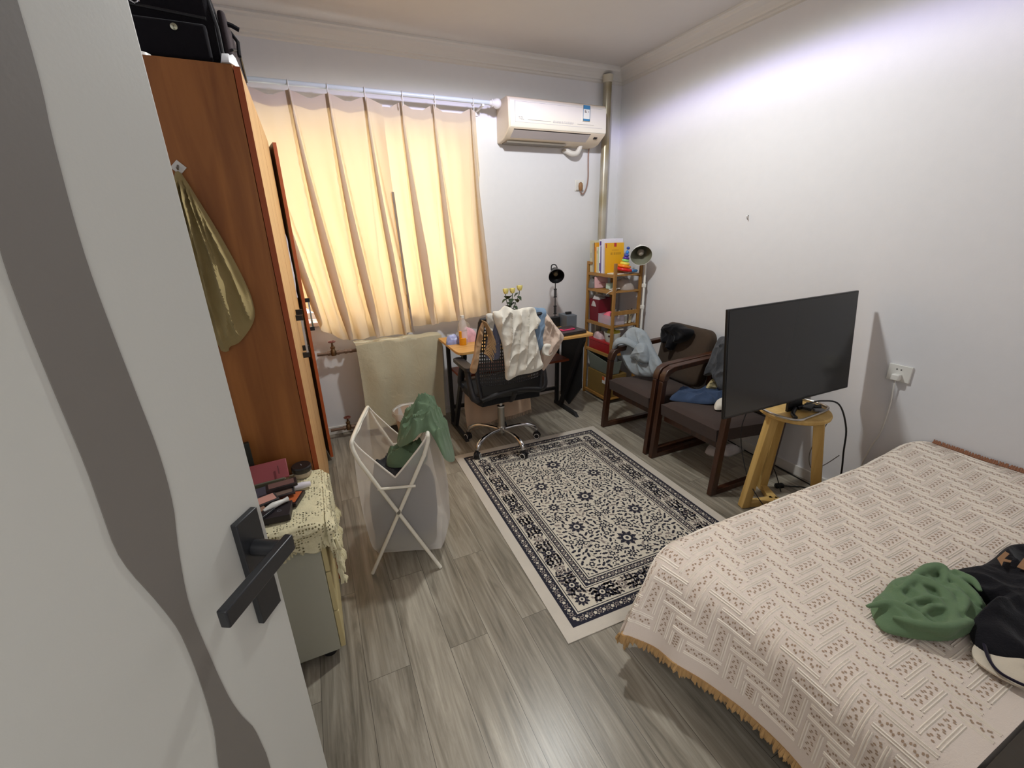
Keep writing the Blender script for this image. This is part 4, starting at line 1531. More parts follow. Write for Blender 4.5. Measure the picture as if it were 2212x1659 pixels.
# vase with roses
t2 = thing('rose_vase', 'three yellow roses in a clear vase behind the chair', 'vase', (1.38, 3.05, DZ))
vx, vy = 1.37, 3.06
obj('vase', MB().lathe([(.001, 0), (.03, 0), (.034, .02), (.026, .09), (.02, .15), (.026, .175)], (vx, vy, DZ), seg=24), plastic_clear('glass_vase', (225, 230, 228), .35, .05), t2)
M_STEM = mat('stem_green', (48, 66, 34), .6)
M_LEAF = mat('leaf_green', (44, 62, 36), .55, var=.3)
M_PETAL = mat('petal_yellow', (226, 214, 130), .6, var=.12, scale=40)
for hx, hz, sd in ((1.34, 1.058, 1), (1.396, 1.058, 2), (1.458, 1.074, 3)):
    st = MB().tube([(vx+(hx-vx)*.1, vy, DZ+.02), (vx+(hx-vx)*.25, vy, DZ+.17), (hx+(vx-hx)*.1, vy, hz-.06), (hx, vy, hz-.015)], .003, 8, smooth=4)
    s_ob = obj('stem', st, M_STEM, t2)
    b = MB()
    for k in range(6):
        zz = hz-.035-.024*k
        a = k*2.1+sd
        c = Vector((hx+(vx-hx)*min(1, k*.13+.08), vy, zz))
        d = Vector((math.cos(a), math.sin(a)*.8, -.75)).normalized()
        sdv = d.cross(UZ).normalized()
        L_f = .050
        b.grid(lambda u, v: c + d*L_f*v + sdv*(u-.5)*.044*math.sin(PI*min(1, v*.95+.05)) + UZ*(.010*math.sin(v*PI)), 4, 6, thick=.0008)
    obj('leaf', b, M_LEAF, s_ob)
    b = MB().lathe([(.001, -.018), (.010, -.015), (.017, -.004), (.019, .008), (.015, .018), (.008, .021), (.001, .017)], (hx, vy, hz), seg=18)
    for k in range(9):
        a0 = k*2.4
        rad = .019-.0012*k
        b.grid(lambda u, v: Vector((hx, vy, hz)) + Vector((math.cos(a0+(u-.5)*1.7), math.sin(a0+(u-.5)*1.7), 0))*(rad*(.75+.4*math.sin(v*1.9))+.002*v) + UZ*(-.014+.034*v-.006*(u-.5)**2*4), 6, 6, thick=.0008)
    obj('bloom', b, M_PETAL, s_ob, label='pale yellow rose head')

# black desk lamp
t2 = thing('desk_lamp', 'black desk lamp with a bell shade on the desk', 'lamp', (1.91, 3.27, DZ))
LX, LY = 1.835, 3.16
obj('clamp', MB().box(LX-.025, LX+.025, LY-.03, LY+.035, DZ, DZ+.045).cyl((LX, LY, DZ+.04), (LX, LY, DZ+.07), .012), M_METB, t2, bevel=.003)
for z0, z1 in ((DZ+.06, DZ+.20), (DZ+.20, DZ+.40)):
    b = MB()
    for dx in (-.009, .009):
        b.cyl((LX+dx, LY, z0+.04), (LX+dx, LY, z0+.10), .0032, seg=8)
    b.cyl((LX, LY, z0), (LX, LY, z1), .004, seg=10)
    b.box(LX-.013, LX+.013, LY-.005, LY+.005, z0+.034, z0+.042)
    b.box(LX-.013, LX+.013, LY-.005, LY+.005, z0+.098, z0+.106)
    obj('arm', b, M_METB, t2)
hc = Vector((LX-.012, LY-.02, DZ+.435))
hax = Vector((-.22, -.66, -.34)).normalized()
b = MB().lathe([(.012, -.052), (.026, -.045), (.030, -.02), (.045, .0), (.060, .03), (.0645, .052), (.062, .052), (.057, .03), (.042, .003), (.026, -.018), (.001, -.02)], hc, hax, 32)
obj('lamp_shade', b, mat('lamp_black', (20, 20, 22), .3), t2)
obj('bulb', MB().lathe([(.001, .03), (.016, .024), (.02, .01), (.012, -.01), (.001, -.014)], hc, hax, 18), mat('bulb_dim', (120, 110, 88), .3), t2)
b = MB().tube([hc-hax*.045+Vector((-.03, 0, .0)), hc-hax*.075+Vector((-.022, 0, .02)), hc-hax*.085+Vector((.0, 0, .025)), hc-hax*.075+Vector((.022, 0, .02)), hc-hax*.045+Vector((.03, 0, .0))], .005, 8, smooth=4)
b.cyl((LX, LY, DZ+.395), tuple(hc-hax*.04), .006)
obj('yoke', b, M_METB, t2)

obj('storage_box', MB().box(1.85, 1.945, 2.99, 3.13, DZ, DZ+.105), mat('box_grey', (92, 98, 106), .6), label='grey storage box at the right rear desk corner', cat='box', bevel=.004)
obj('stapler', MB().box(1.875, 1.925, 3.04, 3.065, DZ+.105, DZ+.125), M_BLACK, label='small black object lying on the grey storage box', cat='stapler', bevel=.004)
t2 = thing('speaker', 'black box-shaped device standing left of the grey storage box', 'speaker', (1.79, 3.13, DZ))
obj('body', MB().box(1.745, 1.84, 3.08, 3.13, DZ, DZ+.085), M_BLACK, t2, bevel=.006)
obj('cable', MB().tube([(1.75, 3.07, DZ+.05), (1.715, 3.05, DZ+.062), (1.70, 3.05, DZ+.03), (1.72, 3.03, DZ+.006)], .003, 8, smooth=5), M_BLACK, t2)
t2 = thing('laptop', 'closed black laptop near the right front desk edge', 'laptop', (1.76, 2.86, DZ))
obj('base', MB().obox((1.755, 2.86, DZ+.010), (.27, .20, .018), rz=.10), mat('laptop_black', (30, 24, 26), .35), t2, bevel=.004)
obj('lid', MB().obox((1.755, 2.862, DZ+.0235), (.268, .198, .007), rz=.10), mat('laptop_lid', (58, 50, 50), .35), t2, bevel=.002)
t2 = thing('phone', 'phone in a bright pink case lying on the black laptop', 'phone', (1.76, 2.85, DZ+.027))
obj('case', MB().obox((1.765, 2.845, DZ+.0315), (.12, .045, .009), rz=.12), mat('case_pink', (226, 60, 110), .5), t2, bevel=.003)
obj('screen', MB().obox((1.765, 2.845, DZ+.0365), (.10, .034, .001), rz=.12), mat('phone_dark', (90, 24, 40), .3), t2)
obj('charging_cable', MB().tube([(1.70, 2.99, DZ+.004), (1.76, 3.0, DZ+.004), (1.82, 3.01, DZ+.004)], .0035, 8, smooth=5), mat('neon_green', (40, 216, 110), .4), label='neon green cable lying behind the black laptop', cat='cable')

# ================================================================== RIGHT SIDE
M_BAMB = wood('bamboo', (134, 94, 40), (168, 122, 60), .45, 'Z', 1.0)
M_BAMBH = wood('bamboo_flat', (136, 96, 42), (170, 124, 62), .45, 'Y', 1.0)
KX0, KX1, KY0, KY1 = 2.245, 2.53, 2.91, 3.315
t = thing('shelf_rack', 'narrow bamboo shelf rack in the room corner', 'shelf', ((KX0+KX1)/2, (KY0+KY1)/2, 0))
for x, y in ((KX0, KY0), (KX1-.022, KY0), (KX0, KY1-.022), (KX1-.022, KY1-.022)):
    obj('post', MB().box(x, x+.022, y, y+.022, 0, 1.225), M_BAMB, t, bevel=.002)
SHZ = [.05, .455, .71, 1.0, 1.135]
for z in SHZ:
    b = MB()
    b.box(KX0+.004, KX1-.004, KY0+.004, KY0+.03, z-.012, z)
    for k in range(6):
        y0 = KY0+.036+k*.057
        b.box(KX0+.006, KX1-.006, y0, y0+.05, z-.009, z)
    b.box(KX0+.004, KX0+.016, KY0+.02, KY1-.02, z-.026, z-.002)
    b.box(KX1-.016, KX1-.004, KY0+.02, KY1-.02, z-.026, z-.002)
    obj('shelf_board', b, M_BAMBH, t, bevel=.001)
obj('top_rail', MB().box(KX0+.002, KX0+.02, KY1-.07, KY1-.02, 1.20, 1.222), M_BAMBH, t, bevel=.002)
obj('guard_rail', MB().box(KX0+.02, KX1-.02, KY0+.002, KY0+.014, .80, .835), M_BAMB, t, bevel=.002)


def book(y0, th, h, d, rgb, name, lab, lean=.06, x0=KX0+.012, extra=None):
    """stands on the top shelf, spine towards -x, leans towards the back wall"""
    z0 = 1.1355
    t = thing('book', lab, 'book', (x0+d/2, y0, z0), 'books on the top of the bamboo rack')
    sh = math.tan(lean)*h

    def bx(xa, xb, ya, yb, za, zb, m, nm, bev=0, label=None):
        b = MB()
        vs = []
        for z in (za, zb):
            s_ = (z-z0)/h*sh
            vs += [(xa, ya+s_, z), (xb, ya+s_, z), (xb, yb+s_, z), (xa, yb+s_, z)]
        b.add(vs, [(0, 3, 2, 1), (4, 5, 6, 7), (0, 1, 5, 4), (1, 2, 6, 5), (2, 3, 7, 6), (3, 0, 4, 7)])
        return obj(nm, b, m, t, label=label)
    mc = mat(name, rgb, .5, var=.06, scale=60)
    b_cov = MB()
    vs = []
    e = .0016
    for (xa, xb, ya, yb) in ((x0, x0+d, y0, y0+e), (x0, x0+d, y0+th-e, y0+th), (x0, x0+e, y0+e, y0+th-e)):
        vs = []
        for z in (z0, z0+h):
            s_ = (z-z0)/h*sh
            vs += [(xa, ya+s_, z), (xb, ya+s_, z), (xb, yb+s_, z), (xa, yb+s_, z)]
        b_cov.add(vs, [(0, 3, 2, 1), (4, 5, 6, 7), (0, 1, 5, 4), (1, 2, 6, 5), (2, 3, 7, 6), (3, 0, 4, 7)])
    obj('cover', b_cov, mc, t, smooth=0)
    bx(x0+e, x0+d-.003, y0+e, y0+th-e, z0+.002, z0+h-.002, mat('pages', (232, 228, 214), .8), 'pages')
    for (za, zb, ya, yb, c, nm) in (extra or []):
        bx(x0-.0008, x0, y0+th*ya, y0+th*yb, z0+h*za, z0+h*zb, mat('spine_'+nm, c, .5), 'spine_print')
    return t


BK = [(3.252, .030, .262, .20, (202, 196, 168), 'beige', 'beige book with a pale spine at the left end of the top shelf', [(.45, .62, .35, .5, (110, 116, 110), 'g1')]),
      (3.224, .026, .235, .17, (186, 178, 158), 'buff', 'buff-coloured book just right of the tall beige one', [(.2, .8, .4, .6, (160, 152, 140), 'g2')]),
      (3.214, .009, .245, .17, (84, 52, 34), 'brown', 'thin dark brown book against the orange-yellow one', []),
      (3.186, .027, .245, .18, (222, 156, 28), 'orange', 'orange-yellow book second from the dark brown spine', [(.72, .86, .3, .7, (214, 110, 60), 'r1')]),
      (3.166, .019, .212, .16, (226, 206, 170), 'cream', 'short cream book between orange and green-striped spines', [(.74, .86, .3, .6, (150, 150, 130), 'g3')]),
      (3.150, .015, .212, .16, (216, 220, 196), 'green', 'thin pale book with a green spine stripe', [(.02, .98, .55, .85, (120, 160, 100), 'g4')]),
      (3.112, .036, .272, .20, (232, 232, 236), 'white', 'tall white book with a violet striped spine', [(.82, .95, .1, .75, (82, 56, 132), 'v1'), (.0, .80, .1, .45, (84, 70, 130), 'v2'), (.05, .3, .5, .9, (100, 84, 150), 'v3')]),
      (3.088, .022, .276, .20, (224, 222, 236), 'lilac', 'tall lilac-white book right before the big yellow cover', [])]
for y0, th, h, d, c, nm, lab, ex in BK:
    book(y0, th, h, d, c, 'book_'+nm, lab, extra=ex)
# yellow book with its cover to the room
yb = thing('book', 'large yellow book standing face-out beside the lilac-white one', 'book', (2.33, 3.05, 1.1355), 'books on the top of the bamboo rack')
ang = .16
YD = Vector((math.cos(ang), math.sin(ang)*-1, 0))
YNn = Vector((-math.sin(ang), -math.cos(ang), 0))
YU = Vector((0, .07, 1)).normalized()
YO = Vector((KX0+.010, 3.062, 1.137))
obj('pages', MB().prism([(.002, .001), (.158, .001), (.158, .242), (.002, .242)], YO, YD, YU, YNn, .022), mat('pages', (0, 0, 0)), yb)
b = MB()
b.prism([(0, 0), (.162, 0), (.162, .244), (0, .244)], YO+YNn*.022, YD, YU, YNn, .0015)
b.prism([(0, 0), (.162, 0), (.162, .244), (0, .244)], YO, YD, YU, -YNn, .0015)
b.prism([(-.0015, 0), (.0, 0), (.0, .244), (-.0015, .244)], YO, YD, YU, YNn, .0235)
obj('cover', b, mat('book_yellow', (222, 164, 20), .45, var=.08, scale=30), yb, smooth=0)
b = MB().prism([(.072, .213), (.094, .213), (.094, .244), (.072, .244)], YO+YNn*.0238, YD, YU, YNn, .0004)
b.prism([(-.003, .205), (.004, .205), (.004, .24), (-.003, .24)], YO+YNn*.0238, YD, YU, YNn, .0004)
obj('cover_mark', b, mat('mark_red', (178, 44, 40), .5), yb, label='small red tab printed at the top')
b = MB()
for k, (x, wq) in enumerate(((.040, .012), (.058, .004), (.070, .010), (.086, .010), (.102, .012), (.120, .012))):
    for dz in (0, .006, .012):
        b.prism([(x, .152+dz), (x+wq, .152+dz), (x+wq, .1545+dz), (x, .1545+dz)], YO+YNn*.0238, YD, YU, YNn, .0004)
    b.prism([(x+wq*.4, .150), (x+wq*.4+.0018, .150), (x+wq*.4+.0018, .169), (x+wq*.4, .169)], YO+YNn*.0238, YD, YU, YNn, .0005)
obj('cover_title', b, mat('title_dark', (150, 104, 20), .5), yb)
b = MB()
for k in range(5):
    b.prism([(.055+k*.012, .183), (.063+k*.012, .183), (.063+k*.012, .190), (.055+k*.012, .190)], YO+YNn*.0238, YD, YU, YNn, .0004)
obj('cover_subtitle', b, mat('title_mid', (196, 136, 24), .5), yb)
obj('booklet', MB().obox((2.335, 2.985, 1.1395), (.15, .11, .007), rz=.25), mat('booklet_cream', (226, 222, 200), .6), label='thin cream booklet lying flat under the stacking toy', cat='booklet')

# rainbow stacking toy (tipped over)
t = thing('stacking_toy', 'rainbow stacking ring toy on the top rack shelf', 'toy', (2.385, 2.96, 1.1355))
tc_ = Vector((2.372, 2.965, 1.17))
tax = Vector((.16, -.05, 1)).normalized()
pos = 0
for r, h, c, lab in ((.070, .026, (206, 26, 24), 'red'), (.056, .022, (238, 130, 30), 'orange'), (.040, .026, (238, 216, 80), 'yellow'), (.030, .018, (150, 220, 130), 'green'), (.027, .024, (88, 50, 150), 'violet'), (.021, .024, (70, 84, 170), 'indigo'), (.015, .034, (50, 130, 214), 'blue'), (.014, .024, (28, 70, 160), 'navy')):
    prof = [(.001, -h/2)] + [(r-h/2+math.cos(a)*h/2, math.sin(a)*h/2) for a in [(-PI/2+PI*i/8) for i in range(9)]] + [(.001, h/2)]
    obj('ring', MB().lathe(prof, tc_+tax*pos, tax, 28), mat('toy_'+lab, c, .3), t, label=lab+' ring of the stack')
    pos += h*.98
obj('toy_part', MB().lathe([(.001, -.012), (.035, -.01), (.042, 0), (.035, .01), (.001, .012)], (2.468, 2.965, 1.155), seg=24), mat('toy_skyblue', (66, 140, 204), .35), label='flat sky-blue toy piece beside the red ring', cat='toy')
obj('toy_base', MB().box(2.445, 2.50, 2.935, 2.995, 1.1355, 1.1425), mat('dark_teal', (36, 52, 60), .5), label='dark flat pad under the sky-blue toy piece', cat='pad') if False else None

# white clip lamp
t = thing('clip_lamp', 'white lamp with a wide round shade clipped to the rack', 'lamp', (2.52, 2.88, .7))
M_LW = mat('lamp_white', (232, 232, 226), .35)
lc = Vector((2.437, 2.845, 1.305))
lax = Vector((-.50, -.72, -.40)).normalized()
b = MB().lathe([(.010, -.095), (.016, -.09), (.018, -.07), (.026, -.062), (.036, -.045), (.052, -.015), (.066, .02), (.0735, .045), (.0725, .045), (.064, .02), (.05, -.013), (.034, -.043), (.02, -.055), (.001, -.055)], lc, lax, 40)
b.v = [tuple(lc + (Vector(q)-lc)*1.14) for q in b.v]
obj('lamp_shade', b, M_LW, t)
obj('shade_lining', MB().lathe([(.0812, .050), (.0715, .022), (.0555, -.012), (.0375, -.046), (.022, -.060), (.001, -.060)], lc, lax, 40), mat('lamp_lining', (118, 118, 100), .7), t)
obj('bulb', MB().lathe([(.001, .022), (.015, .018), (.026, .004), (.028, -.010), (.02, -.028), (.012, -.04), (.001, -.045)], lc, lax, 24), mat('bulb_grey', (176, 168, 156), .35), t)
b = MB().tube([tuple(lc-lax*.088), (2.522, 2.90, 1.33), (2.533, 2.892, 1.24), (2.536, 2.888, 1.0), (2.536, 2.888, .66)], .0095, 12, smooth=4)
obj('pole', b, M_LW, t)
for z in (.84, 1.02):
    obj('clip', MB().box(2.526, 2.546, 2.875, 2.909, z, z+.03), M_LW, t, bevel=.003)

# second shelf
z2 = 1.0005
t = thing('pink_card_box', 'pale pink square card box on the second rack shelf', 'box', (2.31, 3.2, z2))
obj('box', MB().obox((2.315, 3.19, z2+.050), (.115, .03, .098), rz=-.12, rx=-.08), mat('box_pink', (224, 178, 180), .6), t, bevel=.002)
obj('stamp', MB().obox((2.312, 3.1695, z2+.047), (.06, .001, .012), rz=-.12, rx=-.08), mat('stamp_rose', (196, 142, 148), .6), t)
obj('mint_box', MB().obox((2.345, 3.09, z2+.026), (.075, .05, .05), rz=.2), mat('mint_glass', (190, 214, 196), .12, var=.25, scale=200), label='shiny mint green box right of the pink card box', cat='box', bevel=.006)
obj('plastic_bag', MB().relief([(-.05, -.04), (.03, -.045), (.05, .0), (.03, .04), (-.04, .04)], (2.295, 3.258, z2), (1, 0, 0), (0, 1, 0), (0, 0, 1), h=.06, amp=.02, freq=40, seed=41, segs=60, rings=12), plastic_clear('bag_grey', (120, 118, 116), .75, .3), label='dark grey plastic bag at the left end of the second shelf', cat='bag')
obj('plastic_bag', MB().relief([(-.05, -.07), (.05, -.08), (.06, .05), (-.03, .09), (-.06, .03)], (2.44, 3.03, z2), (1, 0, 0), (0, 1, 0), (0, 0, 1), h=.085, amp=.02, freq=30, seed=42, segs=60, rings=12), plastic_clear('bag_taupe', (176, 164, 156), .8, .35), label='taupe plastic bag at the right end of the second shelf', cat='bag')
b = MB()
for k in range(4):
    b.tube([(2.30+.02*math.cos(q)+k*.012, 3.0+.045*math.sin(q+k), z2+.005+k*.004) for q in [2*PI*i/16 for i in range(15)]], .003, 6, smooth=2)
b.tube([(2.29, 2.955, z2+.006), (2.262, 2.95, z2+.004), (2.24, 2.965, z2-.006), (2.236, 3.0, z2-.03)], .003, 6, smooth=4)
obj('charging_cable', b, M_WHITE, label='coiled white cable hanging over the second shelf edge', cat='cable')
# third shelf
z3 = .7105
t = thing('paper_bag', 'dark red paper bag on the third rack shelf', 'bag', (2.30, 3.24, z3))
b = MB().add([(2.27, 3.15, z3), (2.40, 3.15, z3), (2.40, 3.275, z3), (2.27, 3.275, z3), (2.266, 3.142, .905), (2.40, 3.15, .915), (2.40, 3.284, .915), (2.266, 3.284, .90)],
             [(0, 3, 2, 1), (0, 1, 5, 4), (1, 2, 6, 5), (2, 3, 7, 6), (3, 0, 4, 7)])
obj('bag', b, mat('bag_red', (110, 10, 30), .6, var=.2, scale=40), t, smooth=0)
obj('tissue_paper', MB().relief([(-.05, -.05), (.06, -.05), (.06, .05), (-.05, .05)], (2.325, 3.22, .84), (1, 0, 0), (0, 1, 0), (0, 0, 1), h=.10, amp=.02, freq=40, seed=43, segs=60, rings=12), mat('tissue_grey', (186, 180, 180), .8), t, label='grey-white tissue paper sticking out')
t = thing('storage_tray', 'clear plastic tray full of cosmetics on the third shelf', 'tray', (2.32, 3.03, z3))
b = MB()
TX0, TX1, TY0, TY1, TZ = 2.262, 2.40, 2.945, 3.135, z3+.078
for bx_ in ((TX0, TX1, TY0, TY0+.002, z3, TZ), (TX0, TX1, TY1-.002, TY1, z3, TZ), (TX0, TX0+.002, TY0, TY1, z3, TZ), (TX1-.002, TX1, TY0, TY1, z3, TZ), (TX0, TX1, TY0, TY1, z3, z3+.002)):
    b.box(*bx_)
b.box(TX0-.004, TX1+.004, TY0-.004, TY0, TZ-.004, TZ)
b.box(TX0-.004, TX0, TY0, TY1, TZ-.004, TZ)
obj('tray', b, plastic_clear('tray_clear', (214, 206, 216), .42, .15), t)
obj('pouch', MB().relief([(-.045, -.05), (.045, -.05), (.05, .045), (-.04, .055)], (2.325, 3.075, z3+.004), (1, 0, 0), (0, 1, 0), (0, 0, 1), h=.10, amp=.012, freq=30, seed=44, segs=60, rings=12), mat('pouch_pink', (230, 110, 130), .6), label='bright pink pouch lying in the clear tray', cat='pouch')
for k, (x, y, r, h, c, lab) in enumerate(((2.29, 2.985, .013, .10, (30, 26, 30), 'black capped bottle standing in the clear tray'), (2.325, 2.975, .010, .13, (204, 200, 196), 'slim clear-white tube standing tallest in the clear tray'),
                                         (2.357, 2.97, .008, .115, (226, 222, 214), 'thin ivory tube at the tray corner'))):
    t5 = thing('cosmetic_bottle', lab, 'bottle', (x, y, z3+.003))
    obj('bottle_body', MB().lathe([(.001, 0), (r, 0), (r, h*.7), (r*.7, h*.75)], (x, y, z3+.003), seg=16), mat('cosm%d' % k, c, .35), t5)
    obj('cap', MB().lathe([(r*.72, h*.74), (r*.72, h), (.001, h)], (x, y, z3+.003), seg=16), mat('cosm_cap%d' % k, tuple(int(v*.85) for v in c), .35), t5)
rr5 = random.Random(8)
labs5 = ['white pump bottle behind the rack guard rail', 'dark slanted pen behind the rack guard rail', 'cream tube next to the dark pen on the third shelf', 'long ivory stick leaning right on the third shelf', 'black narrow tube at the right end of the third shelf']
for k, (x, y, r, h, c, ln) in enumerate(((2.425, 2.965, .014, .10, (206, 206, 200), .0), (2.445, 2.98, .006, .12, (40, 38, 44), .25), (2.462, 2.955, .010, .085, (214, 200, 166), .05), (2.476, 2.95, .004, .125, (216, 206, 176), .2), (2.492, 2.98, .008, .12, (34, 32, 36), .1))):
    d = Vector((ln, 0, 1)).normalized()
    obj('cosmetic_tube', MB().lathe([(.001, 0), (r, .002), (r, h*.72), (r*.6, h*.76), (r*.6, h), (.001, h)], (x-ln*.05, y, z3+.002+r*ln), d, 16), mat('tube%d' % k, c, .35), label=labs5[k], cat='tube', group='toiletries at the right end of the third rack shelf')
# fourth shelf: red box, bowl, bags
z4 = .4555
t = thing('red_box', 'glossy red box under the white bowl on the rack', 'box', (2.34, 3.08, z4))
obj('box_body', MB().box(2.262, 2.40, 2.945, 3.26, z4, z4+.078), mat('box_red', (150, 14, 20), .35), t, bevel=.003)
obj('lid', MB().box(2.259, 2.403, 2.942, 3.263, z4+.0785, z4+.098), mat('box_red_lid', (170, 26, 30), .3), t, bevel=.003)
t = thing('basket', 'round white plastic basket with a handle slot on the red box', 'basket', (2.33, 3.04, z4+.1))
zb_ = z4+.099
obj('bowl', MB().lathe([(.001, 0), (.052, 0), (.062, .02), (.070, .075), (.073, .085), (.069, .085), (.064, .072), (.057, .02), (.05, .005), (.001, .005)], (2.322, 3.0, zb_), seg=36), mat('bowl_white', (218, 218, 208), .4), t)
b = MB().prism(rrect(.04, .014, .0069, 5), (2.2685, 2.957, zb_+.062), (.72, -.69, 0), (0, 0, 1), (-.69, -.72, 0), .002)
obj('handle_slot', b, mat('slot_brown', (60, 34, 40), .7), t)
obj('yellow_bag', MB().relief([(-.045, -.045), (.045, -.045), (.045, .045), (-.045, .045)], (2.332, 3.0, zb_+.03), (1, 0, 0), (0, 1, 0), (0, 0, 1), h=.105, amp=.02, freq=40, seed=45, segs=60, rings=12), mat('bag_yellow', (186, 170, 20), .4, var=.35, scale=60), label='crumpled yellow bag in the white basket', cat='bag')
obj('striped_bag', MB().relief([(-.035, -.05), (.04, -.05), (.04, .06), (-.03, .06)], (2.31, 3.165, zb_), (1, 0, 0), (0, 1, 0), (0, 0, 1), h=.055, amp=.015, freq=40, seed=46, segs=60, rings=12), mat('bag_striped', (206, 176, 178), .5, var=.5, scale=160), label='pale bag with dark red marks left of the white basket', cat='bag')
obj('white_card', MB().obox((2.345, 2.945, zb_+.122), (.07, .04, .006), rz=-.2, rx=.15), M_WHITE, label='small white card box on the yellow bag', cat='card')
obj('paper_box', MB().obox((2.455, 2.97, z4+.065), (.085, .07, .13), rz=.1), mat('paper_pinkwhite', (214, 200, 200), .6), label='pinkish white paper box right of the round basket', cat='box', bevel=.003)
obj('blue_pack', MB().box(2.408, 2.44, 3.0, 3.09, z4, z4+.07), mat('pack_navy', (36, 40, 86), .5), label='navy blue pack between red box and paper box', cat='pack', bevel=.003)
# bottom
t = thing('storage_bin', 'grey-green plastic storage bin low on the rack', 'bin', (2.33, 3.08, .25))
b = MB()
b.add([(2.27, 2.95, .262), (2.38, 2.95, .262), (2.38, 3.24, .262), (2.27, 3.24, .262), (2.25, 2.94, .38), (2.40, 2.94, .38), (2.40, 3.26, .42), (2.25, 3.26, .42),
       (2.275, 2.955, .268), (2.375, 2.955, .268), (2.375, 3.235, .268), (2.275, 3.235, .268), (2.256, 2.946, .38), (2.394, 2.946, .38), (2.394, 3.254, .42), (2.256, 3.254, .42)],
      [(0, 3, 2, 1), (0, 1, 5, 4), (1, 2, 6, 5), (2, 3, 7, 6), (3, 0, 4, 7), (8, 9, 10, 11), (8, 12, 13, 9), (9, 13, 14, 10), (10, 14, 15, 11), (11, 15, 12, 8), (4, 5, 13, 12), (5, 6, 14, 13), (6, 7, 15, 14), (7, 4, 12, 15)])
obj('tub', b, mat('bin_greygreen', (112, 118, 108), .5), t, smooth=0, bevel=.004)
t = thing('cardboard_box', 'brown cardboard box at the foot of the rack', 'box', (2.35, 3.08, .05))
obj('carton', MB().box(2.262, 2.46, 2.94, 3.26, .051, .258), mat('cardboard', (118, 92, 40), .8, var=.1), t, bevel=.002)
obj('sticker', MB().box(2.2605, 2.2618, 2.96, 3.03, .17, .235), M_WHITE, t, label='white and orange sticker')
obj('sticker', MB().box(2.2600, 2.2605, 2.995, 3.03, .20, .235), mat('sticker_orange', (214, 96, 40), .5), t, label='orange patch of the sticker')

# ---- two armchairs
M_WALN = wood('walnut', (44, 22, 10), (74, 40, 20), .4, 'Z', 1.0, coat=.2)
M_FAB = cloth('armchair_fabric', (66, 54, 50), 420, .5)
M_FABS = cloth('armchair_back_fabric', (68, 56, 46), 420, .5)


